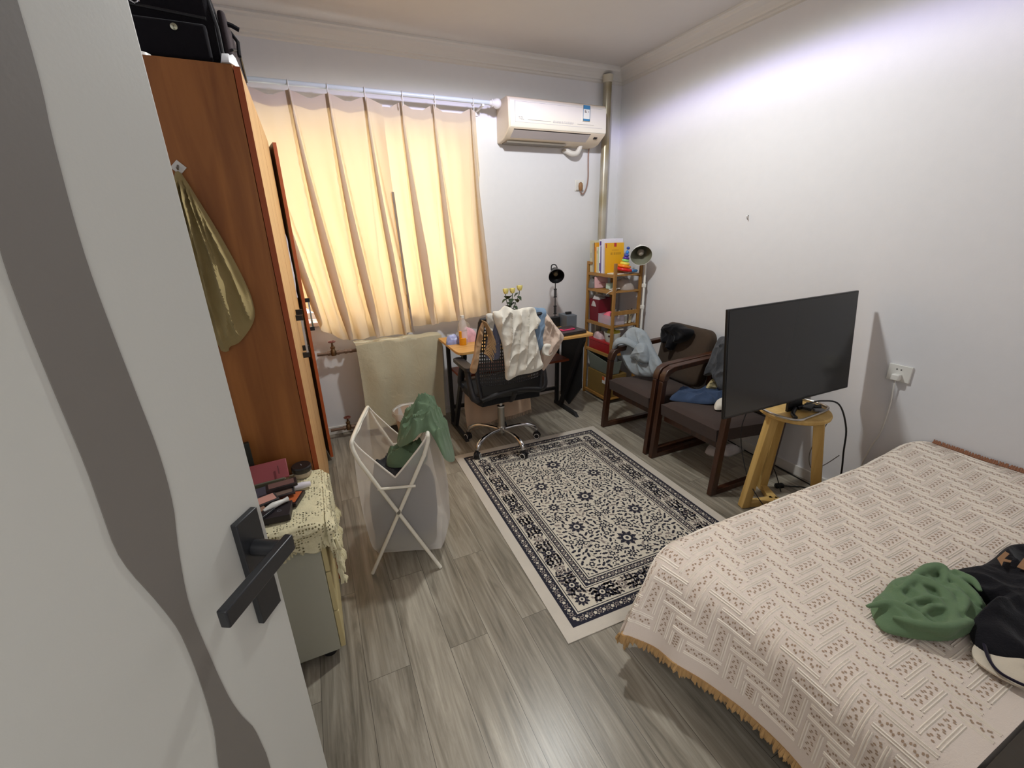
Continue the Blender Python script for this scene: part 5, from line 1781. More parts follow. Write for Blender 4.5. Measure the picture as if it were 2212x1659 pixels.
def armchair(y0, y1, lab):
    """frames at y0 and y1, front towards -x"""
    t = thing('armchair', lab, 'armchair', (2.2, (y0+y1)/2, 0), 'low dark wooden armchairs along the right wall')
    for y in (y0, y1):
        b = MB()
        wd = .034
        b0 = [(1.925, .0), (2.44, .0), (2.44, .032), (1.965, .032), (1.995, .56), (2.02, .605), (2.07, .625), (2.50, .655), (2.50, .685), (2.06, .66), (1.995, .64), (1.962, .60), (1.952, .55)]
        # front leg
        b.prism([(1.925, .002), (1.968, .002), (1.972, .032), (1.998, .55), (1.958, .55)], (0, y-wd/2, 0), (1, 0, 0), (0, 0, 1), (0, 1, 0), wd)
        obj('leg', b, M_WALN, t, bevel=.004)
        b = MB()
        b.prism([(2.415, .002), (2.46, .002), (2.52, .655), (2.478, .655)], (0, y-wd/2, 0), (1, 0, 0), (0, 0, 1), (0, 1, 0), wd)
        obj('leg', b, M_WALN, t, bevel=.004)
        obj('runner', MB().prism([(1.966, .002), (2.418, .002), (2.42, .034), (1.968, .034)], (0, y-wd/2, 0), (1, 0, 0), (0, 0, 1), (0, 1, 0), wd), M_WALN, t, bevel=.003)
        q = [(1.958, .552), (1.998, .552), (2.012, .592), (2.05, .612), (2.48, .637), (2.535, .645), (2.535, .672), (2.48, .668), (2.04, .648), (1.99, .628), (1.966, .592)]
        ar = MB().prism(q, (0, y-.024, 0), (1, 0, 0), (0, 0, 1), (0, 1, 0), .048)
        obj('armrest', ar, M_WALN, t, bevel=.006)
    ya, yb2 = y0+.03, y1-.03
    b = MB().box(2.0, 2.025, y0+.018, y1-.018, .27, .33)
    obj('front_rail', b, M_WALN, t, bevel=.003)
    b = MB().box(2.43, 2.455, y0+.018, y1-.018, .25, .31)
    obj('rear_rail', b, M_WALN, t, bevel=.003)

    def seatf(u, v):
        a = u*2*PI
        return None
    # seat cushion: rounded slab, thick front edge
    nx, ny = 22, 18
    b = MB()
    zt = lambda x: .435 - .05*(x-1.95)/.5

    def sf(u, v):
        sx = (u-.5)*2
        sy = (v-.5)*2
        px_ = 2.205 + .255*sx
        py_ = (ya+yb2)/2 + (yb2-ya)/2*sy
        e = (1-abs(sx)**6)**.5*(1-abs(sy)**6)**.5
        return (px_, py_, zt(px_)-.03+.03*e+.006*(1-sx*sx)*(1-sy*sy))
    b.grid(sf, nx, ny)
    o2 = len(b.v)

    def sb(u, v):
        p = sf(u, v)
        return (p[0]*.0 + (2.205+(p[0]-2.205)*.97), p[1], zt(p[0])-.105)
    b.grid(sb, nx, ny)
    C1 = nx+1
    rim = [i for i in range(C1)] + [j*C1+nx for j in range(1, ny+1)] + [ny*C1+i for i in range(nx-1, -1, -1)] + [j*C1 for j in range(ny-1, 0, -1)]
    for i in range(len(rim)):
        a_, b_2 = rim[i], rim[(i+1) % len(rim)]
        b.add([], [], 0)
        b.f.append((a_, b_2, b_2+o2, a_+o2))
        b.mi.append(0)
    obj('seat_cushion', b, M_FAB, t, smooth=70)
    # back cushion, leaning towards the wall
    ang = math.radians(12)
    O = Vector((2.395, (y0+y1)/2, .40))
    A = Vector((0, 1, 0))
    Bq = Vector((math.sin(ang), 0, math.cos(ang)))
    Nn = Vector((-math.cos(ang), 0, math.sin(ang)))
    out = [(p, q+.205) for p, q in rrect(yb2-ya+.02, .42, .075, 6)]
    mb = MB().relief(out, O-Nn*.0, A, Bq, Nn, h=.035, amp=.001, freq=2, seed=1, rings=14, segs=80, smooth=False, back=.05, edge=.0, power=7)
    obj('back_cushion', mb, M_FABS, t, smooth=60)
    return t


armchair(2.06, 2.555, 'dark wooden armchair nearer the rack with a grey hoodie on it')
armchair(1.50, 2.00, 'dark wooden armchair half hidden behind the television')

M_HOOD = cloth('hoodie_grey', (146, 154, 160), 340, .3, wrinkle=.35)
# hoodie: hangs over the far arm down onto the seat
HO = Vector((2.16, 2.50, .44))
t = thing('hoodie', 'light grey hoodie thrown over the arm of the far armchair', 'hoodie', (2.2, 2.42, .44))
HA = Vector((.30, -.95, 0)).normalized()
HB = Vector((.14, .36, .92)).normalized()
HN = HA.cross(HB).normalized()
if HN.x > 0:
    HN = -HN
ho_ = [(-.02, .19), (.05, .255), (.12, .325), (.185, .335), (.24, .30), (.285, .20), (.335, .115), (.345, .06), (.29, .02), (.21, -.005), (.13, -.01), (.07, .03), (.04, .09), (.02, .15)]
ho_ = [(a_*1.13-.02, b_*1.06) for a_, b_ in ho_]
obj('body', MB().relief(ho_, (2.08, 2.56, .455), HA, HB, HN, h=.03, amp=.014, fdir=PI/2+.35, freq=34, seed=51, segs=150, rings=30, back=.012, curl=.8, edge=.008, crease=.5), M_HOOD, t)
b = MB().relief([(.13, .12), (.20, .235), (.265, .235), (.275, .12), (.225, .095), (.17, .11)], Vector((2.08, 2.56, .455))+HN*.045, HA, HB, HN, h=.03, amp=.012, fdir=1.1, freq=22, seed=52, segs=80, rings=16, back=.03)
obj('hood', b, M_HOOD, t)
b = MB()
O5 = Vector((2.08, 2.56, .455))+HN*.064
pp = lambda a, c_: O5+HA*a+HB*c_
b.tube([pp(.135, .20), pp(.18, .215), pp(.235, .218), pp(.262, .205)], .0035, 6, smooth=5)
b.tube([pp(.17, .13), pp(.20, .102), pp(.235, .085)], .0035, 6, smooth=5)
obj('seam', b, mat('seam_dark', (74, 80, 86), .8), t)
obj('sleeve', MB().tube([(2.06, 2.60, .52), (2.03, 2.585, .62), (2.02, 2.55, .685), (2.06, 2.51, .70), (2.13, 2.46, .66), (2.2, 2.42, .60)], [.022, .03, .034, .036, .04, .03], 14, smooth=5, flat=.6), M_HOOD, t)
# black garment over the far chair back
obj('black_garment', MB().relief([(-.02, .02), (.04, .04), (.10, .05), (.16, .035), (.22, .03), (.235, .0), (.20, -.05), (.14, -.085), (.11, -.10), (.085, -.155), (.055, -.15), (.05, -.11), (.0, -.12), (-.03, -.09), (-.04, -.04)], (2.395, 2.44, .775), (0, -1, 0), (.2, 0, .97), (-.97, 0, .2),
                             h=.03, amp=.02, freq=22, seed=53, segs=130, rings=22, back=.03), cloth('garment_black', (14, 14, 18), 300, .5), label='black garment slung over the far armchair back', cat='clothing')
M_DENIM = cloth('denim_blue', (62, 78, 106), 340, .35, wrinkle=.35)
obj('jeans', MB().relief([(-.10, .03), (.03, .09), (.12, .05), (.24, .06), (.33, .02), (.33, -.15), (.25, -.20), (.16, -.14), (.06, -.13), (-.04, -.05)], (2.12, 1.93, .425), (1, -.1, 0), (0, 1, 0), (0, 0, 1),
                         h=.04, amp=.022, fdir=-.15, freq=44, seed=54, segs=130, rings=24, crease=.5), M_DENIM, label='blue jeans lying on the nearer armchair seat', cat='jeans')
obj('cream_cloth', MB().relief([(-.06, -.02), (.02, -.05), (.10, -.03), (.13, .03), (.08, .07), (.0, .04)], (2.33, 2.02-.09, .47), (.95, .1, 0), (0, .6, .3), (0, -.4, .9),
                               h=.03, amp=.02, freq=34, seed=55, segs=90, rings=18, back=.02), cloth('cream_pattern', (196, 180, 134), 120, .6, var=.25), label='cream patterned cloth at the back of the nearer seat', cat='cloth')
obj('white_cloth', MB().relief([(-.07, -.03), (.0, -.06), (.10, -.06), (.12, .04), (.03, .05)], (2.20, 1.735, .432), (1, 0, 0), (0, 1, 0), (0, 0, 1), h=.022, amp=.012, freq=30, seed=56, segs=70, rings=12), M_SHIRTW,
    label='white cloth at the right end of the blue jeans', cat='cloth')
obj('grey_garment', MB().relief([(-.05, .03), (.05, .04), (.12, .02), (.13, -.12), (.10, -.30), (.03, -.27), (-.03, -.22), (-.09, -.24), (-.07, -.1)], (2.375, 1.90, .775), (0, -1, 0), (.2, 0, .97), (-.97, 0, .2),
                                h=.025, amp=.02, fdir=PI/2, freq=26, seed=57, segs=110, rings=20, back=.03), cloth('garment_grey', (74, 76, 80), 300, .5), label='dark grey garment hanging on the nearer armchair back', cat='clothing')
for k, (x, y, a) in enumerate(((2.41, 1.87, .3), (2.50, 1.81, .1))):
    t = thing('slipper', ['white fluffy slipper, left one under the nearer armchair', 'white fluffy slipper, right one under the nearer armchair'][k], 'slipper', (x, y, 0), 'white slippers under the armchair')
    dA = Vector((math.cos(a), math.sin(a), 0))
    dB = Vector((-dA.y, dA.x, 0))
    obj('sole', MB().prism([(p*1.0, q) for p, q in rrect(.22, .078, .038, 6)], (x, y, .001), dA, dB, (0, 0, 1), .012), mat('sole_grey', (180, 176, 172), .6), t)
    obj('upper', MB().relief([(-.10, -.036), (.02, -.038), (.03, .038), (-.10, .036), (-.115, 0)], (x, y, .013), dA, dB, (0, 0, 1), h=.045, amp=.006, freq=60, seed=60+k, segs=60, rings=12), cloth('slipper_fur', (216, 208, 206), 120, .9), t)

# ---- stool
M_PINE = wood('pine', (188, 150, 82), (214, 180, 112), .5, 'Z', 1.1)
SCX, SCY, SZ = 2.165, 1.265, .600
t = thing('stool', 'round pale wooden stool under the television', 'stool', (SCX, SCY, 0))
obj('seat', MB().lathe([(.001, -.028), (.155, -.028), (.163, -.022), (.165, -.010), (.161, -.002), (.15, 0), (.001, 0)], (SCX, SCY, SZ), seg=56), M_PINE, t)
FC = Vector((2.19, 1.285, 0))
for fx, fy in ((1.995, 1.345), (2.285, 1.44), (2.29, 1.09)):
    fdir_ = (Vector((fx, fy, 0))-FC)
    dist = fdir_.length
    fdir_.normalize()
    sd = Vector((-fdir_.y, fdir_.x, 0))
    top = Vector((SCX, SCY, SZ-.029)) + fdir_*.125
    bot = FC + fdir_*dist
    wl = .021
    b = MB()
    vs = []
    for c_, d1, d2 in ((bot, .0, -.046), (top, .012, -.036)):
        for s1, s2 in ((-wl, d2), (wl, d2), (wl, d1), (-wl, d1)):
            vs.append(c_ + sd*s1 + fdir_*s2 + (UZ*.001 if c_ is bot else Vector()))
    b.add(vs, [(0, 3, 2, 1), (4, 5, 6, 7), (0, 1, 5, 4), (1, 2, 6, 5), (2, 3, 7, 6), (3, 0, 4, 7)])
    lg = obj('leg', b, M_PINE, t, bevel=.003)
    vs = []
    p0, p1 = FC, FC + fdir_*(dist-.035)
    for c_, w_ in ((p0, .026), (p1, .017)):
        vs += [c_-sd*w_+UZ*.002, c_+sd*w_+UZ*.002, c_+sd*w_+UZ*.034, c_-sd*w_+UZ*.034]
    b = MB().add(vs, [(0, 3, 2, 1), (4, 5, 6, 7), (0, 1, 5, 4), (1, 2, 6, 5), (2, 3, 7, 6), (3, 0, 4, 7)])
    obj('base_bar', b, wood('pine_flat', (188, 150, 82), (214, 180, 112), .5, 'X', 1.1), t, bevel=.003)

# ---- television
tvc = Vector((2.064, 1.262, .912))
TR = Matrix.Rotation(math.radians(-2.77), 3, 'Z') @ Matrix.Rotation(math.radians(-5.85), 3, 'X') @ Matrix.Rotation(math.radians(-1.48), 3, 'Y')
TA, TB, TN = TR @ Vector((1, 0, 0)), TR @ Vector((0, 0, 1)), TR @ Vector((0, -1, 0))
t = thing('television', 'large flat black television standing on the round stool', 'television', (tvc.x, tvc.y, SZ))
TW_, TH_ = .87, .508
M_TVB = mat('tv_black', (14, 14, 15), .35)
b = MB().prism([(-TW_/2, -TH_/2), (TW_/2, -TH_/2), (TW_/2, TH_/2), (-TW_/2, TH_/2)], tvc, TA, TB, -TN, .016)
b.prism([(-TW_*.33, -TH_*.42), (TW_*.33, -TH_*.42), (TW_*.33, TH_*.15), (-TW_*.33, TH_*.15)], tvc-TN*.016, TA, TB, -TN, .03)
obj('housing', b, M_TVB, t, bevel=.004)
bz = .007
scm = mat('tv_screen', (44, 44, 44), .18, spec=.5)
obj('screen', MB().prism([(-TW_/2+bz, -TH_/2+.012), (TW_/2-bz, -TH_/2+.012), (TW_/2-bz, TH_/2-bz), (-TW_/2+bz, TH_/2-bz)], tvc+TN*.0002, TA, TB, TN, .0012), scm, t, smooth=0)
zl = SZ+.0075
b = MB().tube([(2.0, 1.335, zl), (1.985, 1.24, zl), (2.02, 1.155, zl), (2.10, 1.15, zl), (2.26, 1.165, zl), (2.315, 1.20, zl), (2.315, 1.29, zl), (2.27, 1.345, zl)], .0062, 10, smooth=5)
obj('wire_foot', b, mat('foot_silver', (196, 192, 186), .25, .9), t, label='silver bent-wire foot')
nk = tvc - TB*(TH_/2-.03) - TN*.02
b = MB().prism([(-.055, 0), (.055, 0), (.045, .10), (-.045, .10)], nk-TB*.09+TA*.07, TA, TB, -TN, .012)
b.tube([tuple(nk-TB*.08+TA*.06), (2.13, 1.24, zl+.006), (2.05, 1.20, zl+.008), (2.02, 1.165, zl+.008)], .010, 10, smooth=4)
b.tube([tuple(nk-TB*.08+TA*.09), (2.19, 1.23, zl+.01), (2.25, 1.19, zl+.008)], .012, 10, smooth=4)
obj('neck', b, M_TVB, t)
t = thing('media_box', 'small black box with cables on the stool under the screen', 'box', (2.21, 1.2, SZ))
obj('box', MB().obox((2.195, 1.215, SZ+.022), (.085, .04, .014), rz=.35), M_BLACK, t, bevel=.002)
obj('connector', MB().obox((2.215, 1.175, SZ+.014), (.05, .02, .012), rz=-.5), mat('connector_grey', (120, 120, 122), .4), t, bevel=.002)


def cable(lab, pts, r, m, nm='cable', sm=7):
    return obj(nm, MB().tube(pts, r, 8, smooth=sm), m, label=lab, cat='cable')


cable('thick black cable arching off the stool towards the bed', [(2.15, 1.21, SZ+.045), (2.24, 1.185, SZ+.055), (2.33, 1.15, SZ+.03), (2.385, 1.12, .50), (2.40, 1.11, .36), (2.41, 1.10, .24), (2.38, 1.08, .10), (2.33, 1.07, .004)], .0042, M_BLACK)
cable('thin grey cable looping beside the round stool', [(2.30, 1.24, SZ+.012), (2.345, 1.2, SZ-.02), (2.35, 1.19, .52), (2.31, 1.2, .43), (2.27, 1.2, .34), (2.30, 1.19, .25), (2.37, 1.17, .26), (2.41, 1.13, .33)], .0022, mat('cable_grey', (120, 116, 112), .5))
cable('black cable hanging behind the stool between its legs', [(2.26, 1.38, .58), (2.27, 1.41, .45), (2.265, 1.42, .30), (2.27, 1.40, .20), (2.30, 1.37, .12), (2.32, 1.33, .01)], .0028, M_BLACK)
cable('thin black cable crossing the left stool leg to the floor', [(2.06, 1.43, .60), (2.03, 1.44, .45), (2.03, 1.41, .30), (2.02, 1.33, .16), (2.05, 1.24, .05), (2.10, 1.17, .004)], .0026, M_BLACK)
t = thing('power_plug', 'black plug with its lead lying on the floor behind the stool', 'plug', (2.38, 1.36, 0))
obj('plug', MB().obox((2.37, 1.375, .012), (.05, .028, .022), rz=-.3), M_BLACK, t, bevel=.004)
obj('lead', MB().tube([(2.39, 1.368, .010), (2.44, 1.34, .006), (2.49, 1.31, .005), (2.50, 1.25, .005)], .0035, 8, smooth=6), M_BLACK, t)
cable('black cable running along the right baseboard', [(2.578, 2.0, .03), (2.578, 1.75, .005), (2.58, 1.6, .005), (2.565, 1.42, .005), (2.55, 1.2, .005), (2.57, 1.05, .005)], .004, M_BLACK)
t = thing('wall_socket', 'white wall socket above the bed with a white plug in it', 'socket', (2.59, 1.05, .78))
obj('plate', MB().box(2.588, 2.5995, 1.005, 1.103, .742, .826), M_WHITE, t, bevel=.003)
b = MB()
for y in (1.048, 1.066):
    b.cyl((2.5870, y, .803), (2.5885, y, .803), .0035, seg=10)
obj('pin_hole', b, mat('hole_grey', (70, 70, 70), .7), t)
t = thing('charger_plug', 'white plug and lead going down from the socket behind the bed', 'plug', (2.57, 1.05, .5))
obj('plug', MB().box(2.558, 2.5878, 1.038, 1.072, .750, .783), M_WHITE, t, bevel=.006)
obj('lead', MB().tube([(2.575, 1.055, .752), (2.578, 1.054, .70), (2.582, 1.05, .62), (2.585, 1.052, .52), (2.588, 1.06, .44), (2.588, 1.08, .36), (2.588, 1.10, .22), (2.588, 1.10, .07)], .0036, 8, smooth=6), M_WHITE, t)
obj('wall_hook', MB().tube([(2.598, 2.046, 1.552), (2.588, 2.046, 1.553), (2.586, 2.044, 1.540), (2.59, 2.042, 1.527)], .0025, 8, smooth=4), M_STEEL, label='tiny bent metal hook in the middle of the right wall', cat='hook')

# ================================================================== BED
BX0, BX1, BY0, BY1, BZ = 1.05, 2.575, .115, .845, .475
t = thing('bed', 'low dark wooden bed under the knitted cream bedspread', 'bed', (1.8, .45, 0))
M_BEDW = wood('bed_wood', (50, 40, 30), (66, 54, 42), .6, 'X')
obj('bed_frame', MB().box(1.07, 2.585, -.06, BY1-.03, .14, .24), M_BEDW, t, bevel=.003)
obj('side_board', MB().box(.95, 2.585, -.075, .115, .14, .474), mat('board_dark', (62, 55, 46), .7, bump=.3), t, label='dark brown board along the near side')
for x, y in ((1.12, .0), (1.12, .74), (2.5, .0), (2.5, .74)):
    obj('leg', MB().box(x-.025, x+.025, y-.025, y+.025, .0, .14), M_BEDW, t)
obj('mattress', MB().box(1.075, 2.58, .105, BY1-.03, .242, .455), cloth('mattress_white', (214, 208, 198), 120, .3), t, bevel=.03)

# bedspread: flat coordinates (X along the room's x, Y along its y) laid over the mattress edge
RB = .085


def spread(X, Y, lift=0.0):
    dx = max(0.0, BX0-X)
    dy = max(0.0, Y-BY1)
    d = math.hypot(dx, dy)
    x, y, z = max(X, BX0), min(Y, BY1), BZ
    if d > 0:
        ux, uy = -dx/d, dy/d
        lim = RB*PI/2
        if d < lim:
            o_, dn = RB*math.sin(d/RB), RB*(1-math.cos(d/RB))
            nz_, no = math.cos(d/RB), math.sin(d/RB)
        else:
            o_, dn = RB+.06*(d-lim), RB+(d-lim)*.985
            nz_, no = .06, 1.0
        x += ux*o_
        y += uy*o_
        z -= dn
        # the left end flares out towards the far corner
        k = min(1, dn/.33)
        if dx > 0:
            s_ = min(1, max(0, (Y-.50)/.42))
            s_ = s_*s_*(3-2*s_)
            x -= (.012+.155*s_)*k**.55*(dx/d)
            x += .008*math.sin(Y*17+1)*k
            fold = .022*math.sin((Y-.55)*34)*k*s_
            x += fold*(dx/d)
            z += .010*math.sin(Y*30)*k*s_
        if dy > 0 and dx == 0:
            y += .014*math.sin(X*13)*k
        nrm = Vector((ux*no, uy*no, nz_))
    else:
        nrm = Vector((0, 0, 1))
    # soft top
    z += .012*noise.noise(Vector((X*2.2, Y*2.6, 3))) + .004*noise.noise(Vector((X*8, Y*8, 5)))
    if X > 2.1:
        z += .03*min(1, (X-2.1)/.35)*(1-max(0, (X-2.5)/.08)*.4)
    return Vector((x, y, z)) + nrm*lift


FX0, FX1, FY0_, FY1_ = BX0-.352, 2.588, .122, BY1+.36
t = thing('bedspread', 'cream knitted bedspread with a woven diagonal pattern and tan fringe', 'bedspread', (1.8, .5, .4))
NUx, NVx = 200, 110
M_SPR = [cloth('spread_cream', (226, 212, 200), 300, .45, var=.04), cloth('spread_ridge', (240, 230, 216), 300, .3, var=.03), cloth('spread_eyelet', (168, 144, 122), 300, .3, var=.1)]
b = MB().grid(lambda u, v: spread(FX0+(FX1-FX0)*u, FY0_+(FY1_-FY0_)*v), NUx, NVx, thick=.005)
WC = .0535       # herringbone cell


def ribbon(x0, y0, x1, y1, wdt, lift, mi, n_):
    """raised knitted rib laid on the spread"""
    d = Vector((x1-x0, y1-y0))
    Lr = d.length
    d /= Lr
    q = Vector((-d.y, d.x))*wdt/2
    vs = []
    for i in range(n_+1):
        c = Vector((x0, y0)) + d*(Lr*i/n_)
        for s1, lf in ((-1, .0002), (0, lift), (1, .0002)):
            p = c+q*s1
            vs.append(spread(p.x, p.y, lf))
    fs = []
    for i in range(n_):
        a = i*3
        fs += [(a, a+1, a+4, a+3), (a+1, a+2, a+5, a+4)]
    b.add(vs, fs, mi)


def eyelet(x, y, ax, mi=2):
    r1, r2 = .0036, .0026
    pts = []
    for k in range(5):
        a = 2*PI*k/5
        pts.append(spread(x+math.cos(a)*(r1 if ax else r2), y+math.sin(a)*(r2 if ax else r1), .0007))
    b.add(pts, [tuple(range(5))], mi)


i0, i1 = int(FX0/WC)-1, int(FX1/WC)+2
j0, j1 = int(FY0_/WC)-1, int(FY1_/WC)+2


def inside(x, y, m=.012):
    return FX0+m+.03 < x < FX1-m and FY0_+m < y < FY1_-m


for i in range(i0, i1):
    for j in range(j0, j1):
        m_ = (i-j) % 4
        if m_ == 0:
            xa, xb, yc = i*WC+.004, (i+2)*WC-.004, (j+.5)*WC
            xa, xb = max(xa, FX0+.05), min(xb, FX1-.012)
            if xb-xa < .03 or not (FY0_+.022 < yc < FY1_-.05):
                continue
            for off in (-.0205, -.0145, .0145, .0205):
                ribbon(xa, yc+off, xb, yc+off, .0042, .0026, 1, 5)
            for k in range(9):
                xx = xa+.007+(xb-xa-.014)*k/8
                eyelet(xx, yc+(.0036 if k % 2 else -.0036), False)
                eyelet(xx+.005, yc+(-.0062 if k % 2 else .0062), False)
        elif m_ == 3:
            ya, yb_, xc = j*WC+.004, (j+2)*WC-.004, (i+.5)*WC
            ya, yb_ = max(ya, FY0_+.006), min(yb_, FY1_-.04)
            if yb_-ya < .03 or not (FX0+.055 < xc < FX1-.03):
                continue
            for off in (-.0205, -.0145, .0145, .0205):
                ribbon(xc+off, ya, xc+off, yb_, .0042, .0026, 1, 5)
            for k in range(9):
                yy_ = ya+.007+(yb_-ya-.014)*k/8
                eyelet(xc+(.0036 if k % 2 else -.0036), yy_, True)
                eyelet(xc+(-.0062 if k % 2 else .0062), yy_+.005, True)
obj('knit', b, M_SPR, t, smooth=60)
# fringe along the hem at the left end and far side, and where it meets the wall
fr = random.Random(3)
b = MB()
M_FR = cloth('fringe_spread', (182, 146, 98), 300, .4)


def tassel(p, out, ln, down=True):
    q = Vector((-out.y, out.x, 0))
    w1 = fr.uniform(.004, .007)
    e = p + Vector((0, 0, -ln)) + out*fr.uniform(-.006, .012) + q*fr.uniform(-.006, .006)
    b.tube([tuple(p+Vector((0, 0, .004))), tuple(p.lerp(e, .55)+out*.003), tuple(e)], [w1*.8, w1, .0015], 5)


n_t = 190
for k in range(n_t):
    Y = FY0_ + (FY1_-FY0_)*k/(n_t-1)
    tassel(spread(FX0+.002, Y), Vector((-1, 0, 0)), fr.uniform(.022, .034))
for k in range(220):
    X = FX0 + (FX1-FX0)*k/219
    tassel(spread(X, FY1_-.002), Vector((0, 1, 0)), fr.uniform(.022, .034))
obj('fringe', b, M_FR, t, label='tan fringe along the hem').__setitem__('kind', 'stuff')
b = MB()
for k in range(90):
    Y = FY0_ + (BY1-FY0_)*k/89
    p = spread(FX1-.004, Y)
    b.tube([tuple(p+Vector((-.004, 0, .002))), tuple(p+Vector((.004, fr.uniform(-.003, .003), .010))), tuple(p+Vector((.007, fr.uniform(-.004, .004), .018)))], [.004, .005, .002], 5)
obj('wall_side_fringe', b, mat('fringe_brown', (150, 104, 78), .9), t, label='brown fringe along the wall').__setitem__('kind', 'stuff')

# clothes on the bed
ZB = .492
GR = [(1.215, .375), (1.27, .43), (1.36, .445), (1.44, .455), (1.50, .44), (1.585, .435), (1.63, .40), (1.61, .345), (1.565, .30), (1.50, .268), (1.42, .268), (1.33, .282), (1.255, .325)]
sb_ = MB().relief(GR, (0, 0, ZB-.006), (1, 0, 0), (0, 1, 0), (0, 0, 1), h=.026, amp=.016, arc=(1.54, .31), freq=44, seed=75, segs=190, rings=44, curl=.9, crease=.6, power=4)
for P_, r_ in (([(1.225, .422), (1.29, .398), (1.305, .355), (1.30, .318), (1.332, .294), (1.389, .302), (1.441, .328), (1.47, .358), (1.448, .404)], [.006, .012, .014, .015, .016, .015, .014, .013, .008]),
               ([(1.372, .415), (1.453, .413), (1.470, .370), (1.425, .330)], [.007, .014, .013, .008]),
               ([(1.32, .385), (1.396, .367), (1.437, .335)], [.004, .011, .006]),
               ([(1.32, .345), (1.369, .346), (1.405, .328)], [.005, .010, .006]),
               ([(1.565, .40), (1.545, .354), (1.522, .315), (1.500, .290)], [.007, .015, .013, .006]),
               ([(1.525, .365), (1.482, .320), (1.42, .300)], [.006, .014, .007]),
               ([(1.458, .425), (1.53, .42), (1.573, .402), (1.507, .372)], [.008, .016, .014, .007]),
               ([(1.25, .375), (1.275, .33), (1.33, .294), (1.42, .278)], [.006, .012, .013, .007]),
               ([(1.60, .39), (1.59, .345), (1.555, .312)], [.006, .012, .006])):
    m0 = MB().tube([(x_, y_, ZB+.026+.006*math.sin(i_)) for i_, (x_, y_) in enumerate(P_)], r_, 12, smooth=7, flat=.9)
    sb_.add(m0.v, m0.f)
gs_ = obj('shirt', sb_, cloth('shirt_green_bed', (104, 128, 96), 340, .3, wrinkle=.12), label='crumpled green shirt lying on the cream bedspread', cat='shirt', smooth=70)
q = gs_.modifiers.new('remesh', 'REMESH')
q.mode = 'VOXEL'
q.voxel_size = .0035
q.use_smooth_shade = True
q = gs_.modifiers.new('smooth', 'SMOOTH')
q.factor = .7
q.iterations = 14
BL = [(1.56, .345), (1.63, .395), (1.72, .372), (1.80, .368), (1.92, .37), (2.0, .33), (2.0, .24), (1.75, .20), (1.62, .165), (1.50, .135), (1.40, .18), (1.36, .23), (1.405, .272), (1.46, .285), (1.52, .27), (1.575, .285)]
bt = thing('blouse', 'black blouse with tan printed shapes at the right edge', 'clothing', (1.7, .27, ZB))
M_BLKF = cloth('black_fabric', (22, 21, 26), 200, .7)
obj('fabric', MB().relief(BL, (0, 0, ZB-.004), (1, 0, 0), (0, 1, 0), (0, 0, 1), h=.035, amp=.016, fdir=.2, freq=18, seed=72, segs=170, rings=30), M_BLKF, bt)
b = MB()
PZ = ZB+.052
b.prism([(1.70, .325), (1.73, .345), (1.79, .348), (1.785, .337), (1.745, .335), (1.752, .322), (1.74, .320), (1.728, .331)], (0, 0, PZ), (1, 0, 0), (0, 1, 0), (0, 0, 1), .0015)
b.prism([(1.735, .305), (1.80, .312), (1.80, .300), (1.752, .294), (1.76, .27), (1.80, .262), (1.80, .25), (1.742, .262)], (0, 0, PZ-.002), (1, 0, 0), (0, 1, 0), (0, 0, 1), .0015)
obj('printed_shape', b, mat('print_tan', (150, 112, 78), .8), bt, label='tan printed shapes')
ct = thing('cream_scarf', 'cream cloth with dark trim lines under the black blouse', 'scarf', (1.4, .18, ZB))
obj('fabric', MB().relief([(1.325, .232), (1.40, .25), (1.50, .20), (1.60, .16), (1.60, .135), (1.45, .128), (1.36, .135), (1.32, .17)], (0, 0, ZB-.006), (1, 0, 0), (0, 1, 0), (0, 0, 1), h=.010, amp=.004, freq=18, seed=73, segs=80, rings=14), cloth('scarf_cream', (216, 204, 184), 300, .3), ct)
M_TR = cloth('trim_black', (34, 28, 44), 300, .3)
b = MB()
b.tube([(1.375, .236, ZB+.012), (1.335, .212, ZB+.010), (1.318, .188, ZB+.008), (1.322, .160, ZB+.008), (1.335, .135, ZB+.008)], .0055, 8, smooth=5, flat=.6)
obj('trim', b, M_TR, ct, label='dark edge trim')
b = MB()
b.tube([(1.44, .215, ZB+.014), (1.425, .185, ZB+.014), (1.415, .150, ZB+.014), (1.40, .128, ZB+.012)], .0055, 8, smooth=5, flat=.6)
obj('trim', b, M_TR, ct)
b = MB()
b.tube([(1.385, .170, ZB+.014), (1.392, .155, ZB+.014), (1.385, .140, ZB+.014), (1.366, .135, ZB+.014), (1.342, .142, ZB+.012)], .0058, 8, smooth=5, flat=.6)
obj('trim', b, M_TR, ct, label='curled dark ornament')

# ================================================================== CABINET BY THE DOOR
CBX0, CBX1, CBY0, CBY1, CBZ = -.50, -.116, 1.345, 1.728, .605
t = thing('bedside_cabinet', 'small off-white drawer cabinet between door and wardrobe', 'cabinet', (-.3, 1.54, 0))
M_CAB = mat('cabinet_white', (178, 177, 160), .5)
M_CABF = mat('cabinet_front', (206, 190, 140), .5, var=.05)
obj('body', MB().box(CBX0, CBX1, CBY0, CBY1, .05, CBZ), M_CAB, t, bevel=.003)
for z0, z1 in ((.055, .225), (.23, .40), (.405, .595)):
    obj('drawer', MB().box(CBX1+.0008, CBX1+.018, CBY0+.002, CBY1-.002, z0, z1), M_CABF, t, label='pale yellow drawer front', bevel=.003)
for x, y in ((CBX1-.04, CBY0+.04), (CBX0+.04, CBY0+.04), (CBX1-.04, CBY1-.04), (CBX0+.04, CBY1-.04)):
    b = MB().lathe([(.001, -.012), (.022, -.012), (.025, -.008), (.025, .008), (.022, .012), (.001, .012)], (x, y, .0255), (0, 1, 0), 22)
    b.cyl((x, y, .03), (x, y, .052), .009)
    obj('caster', b, M_BLACK, t)

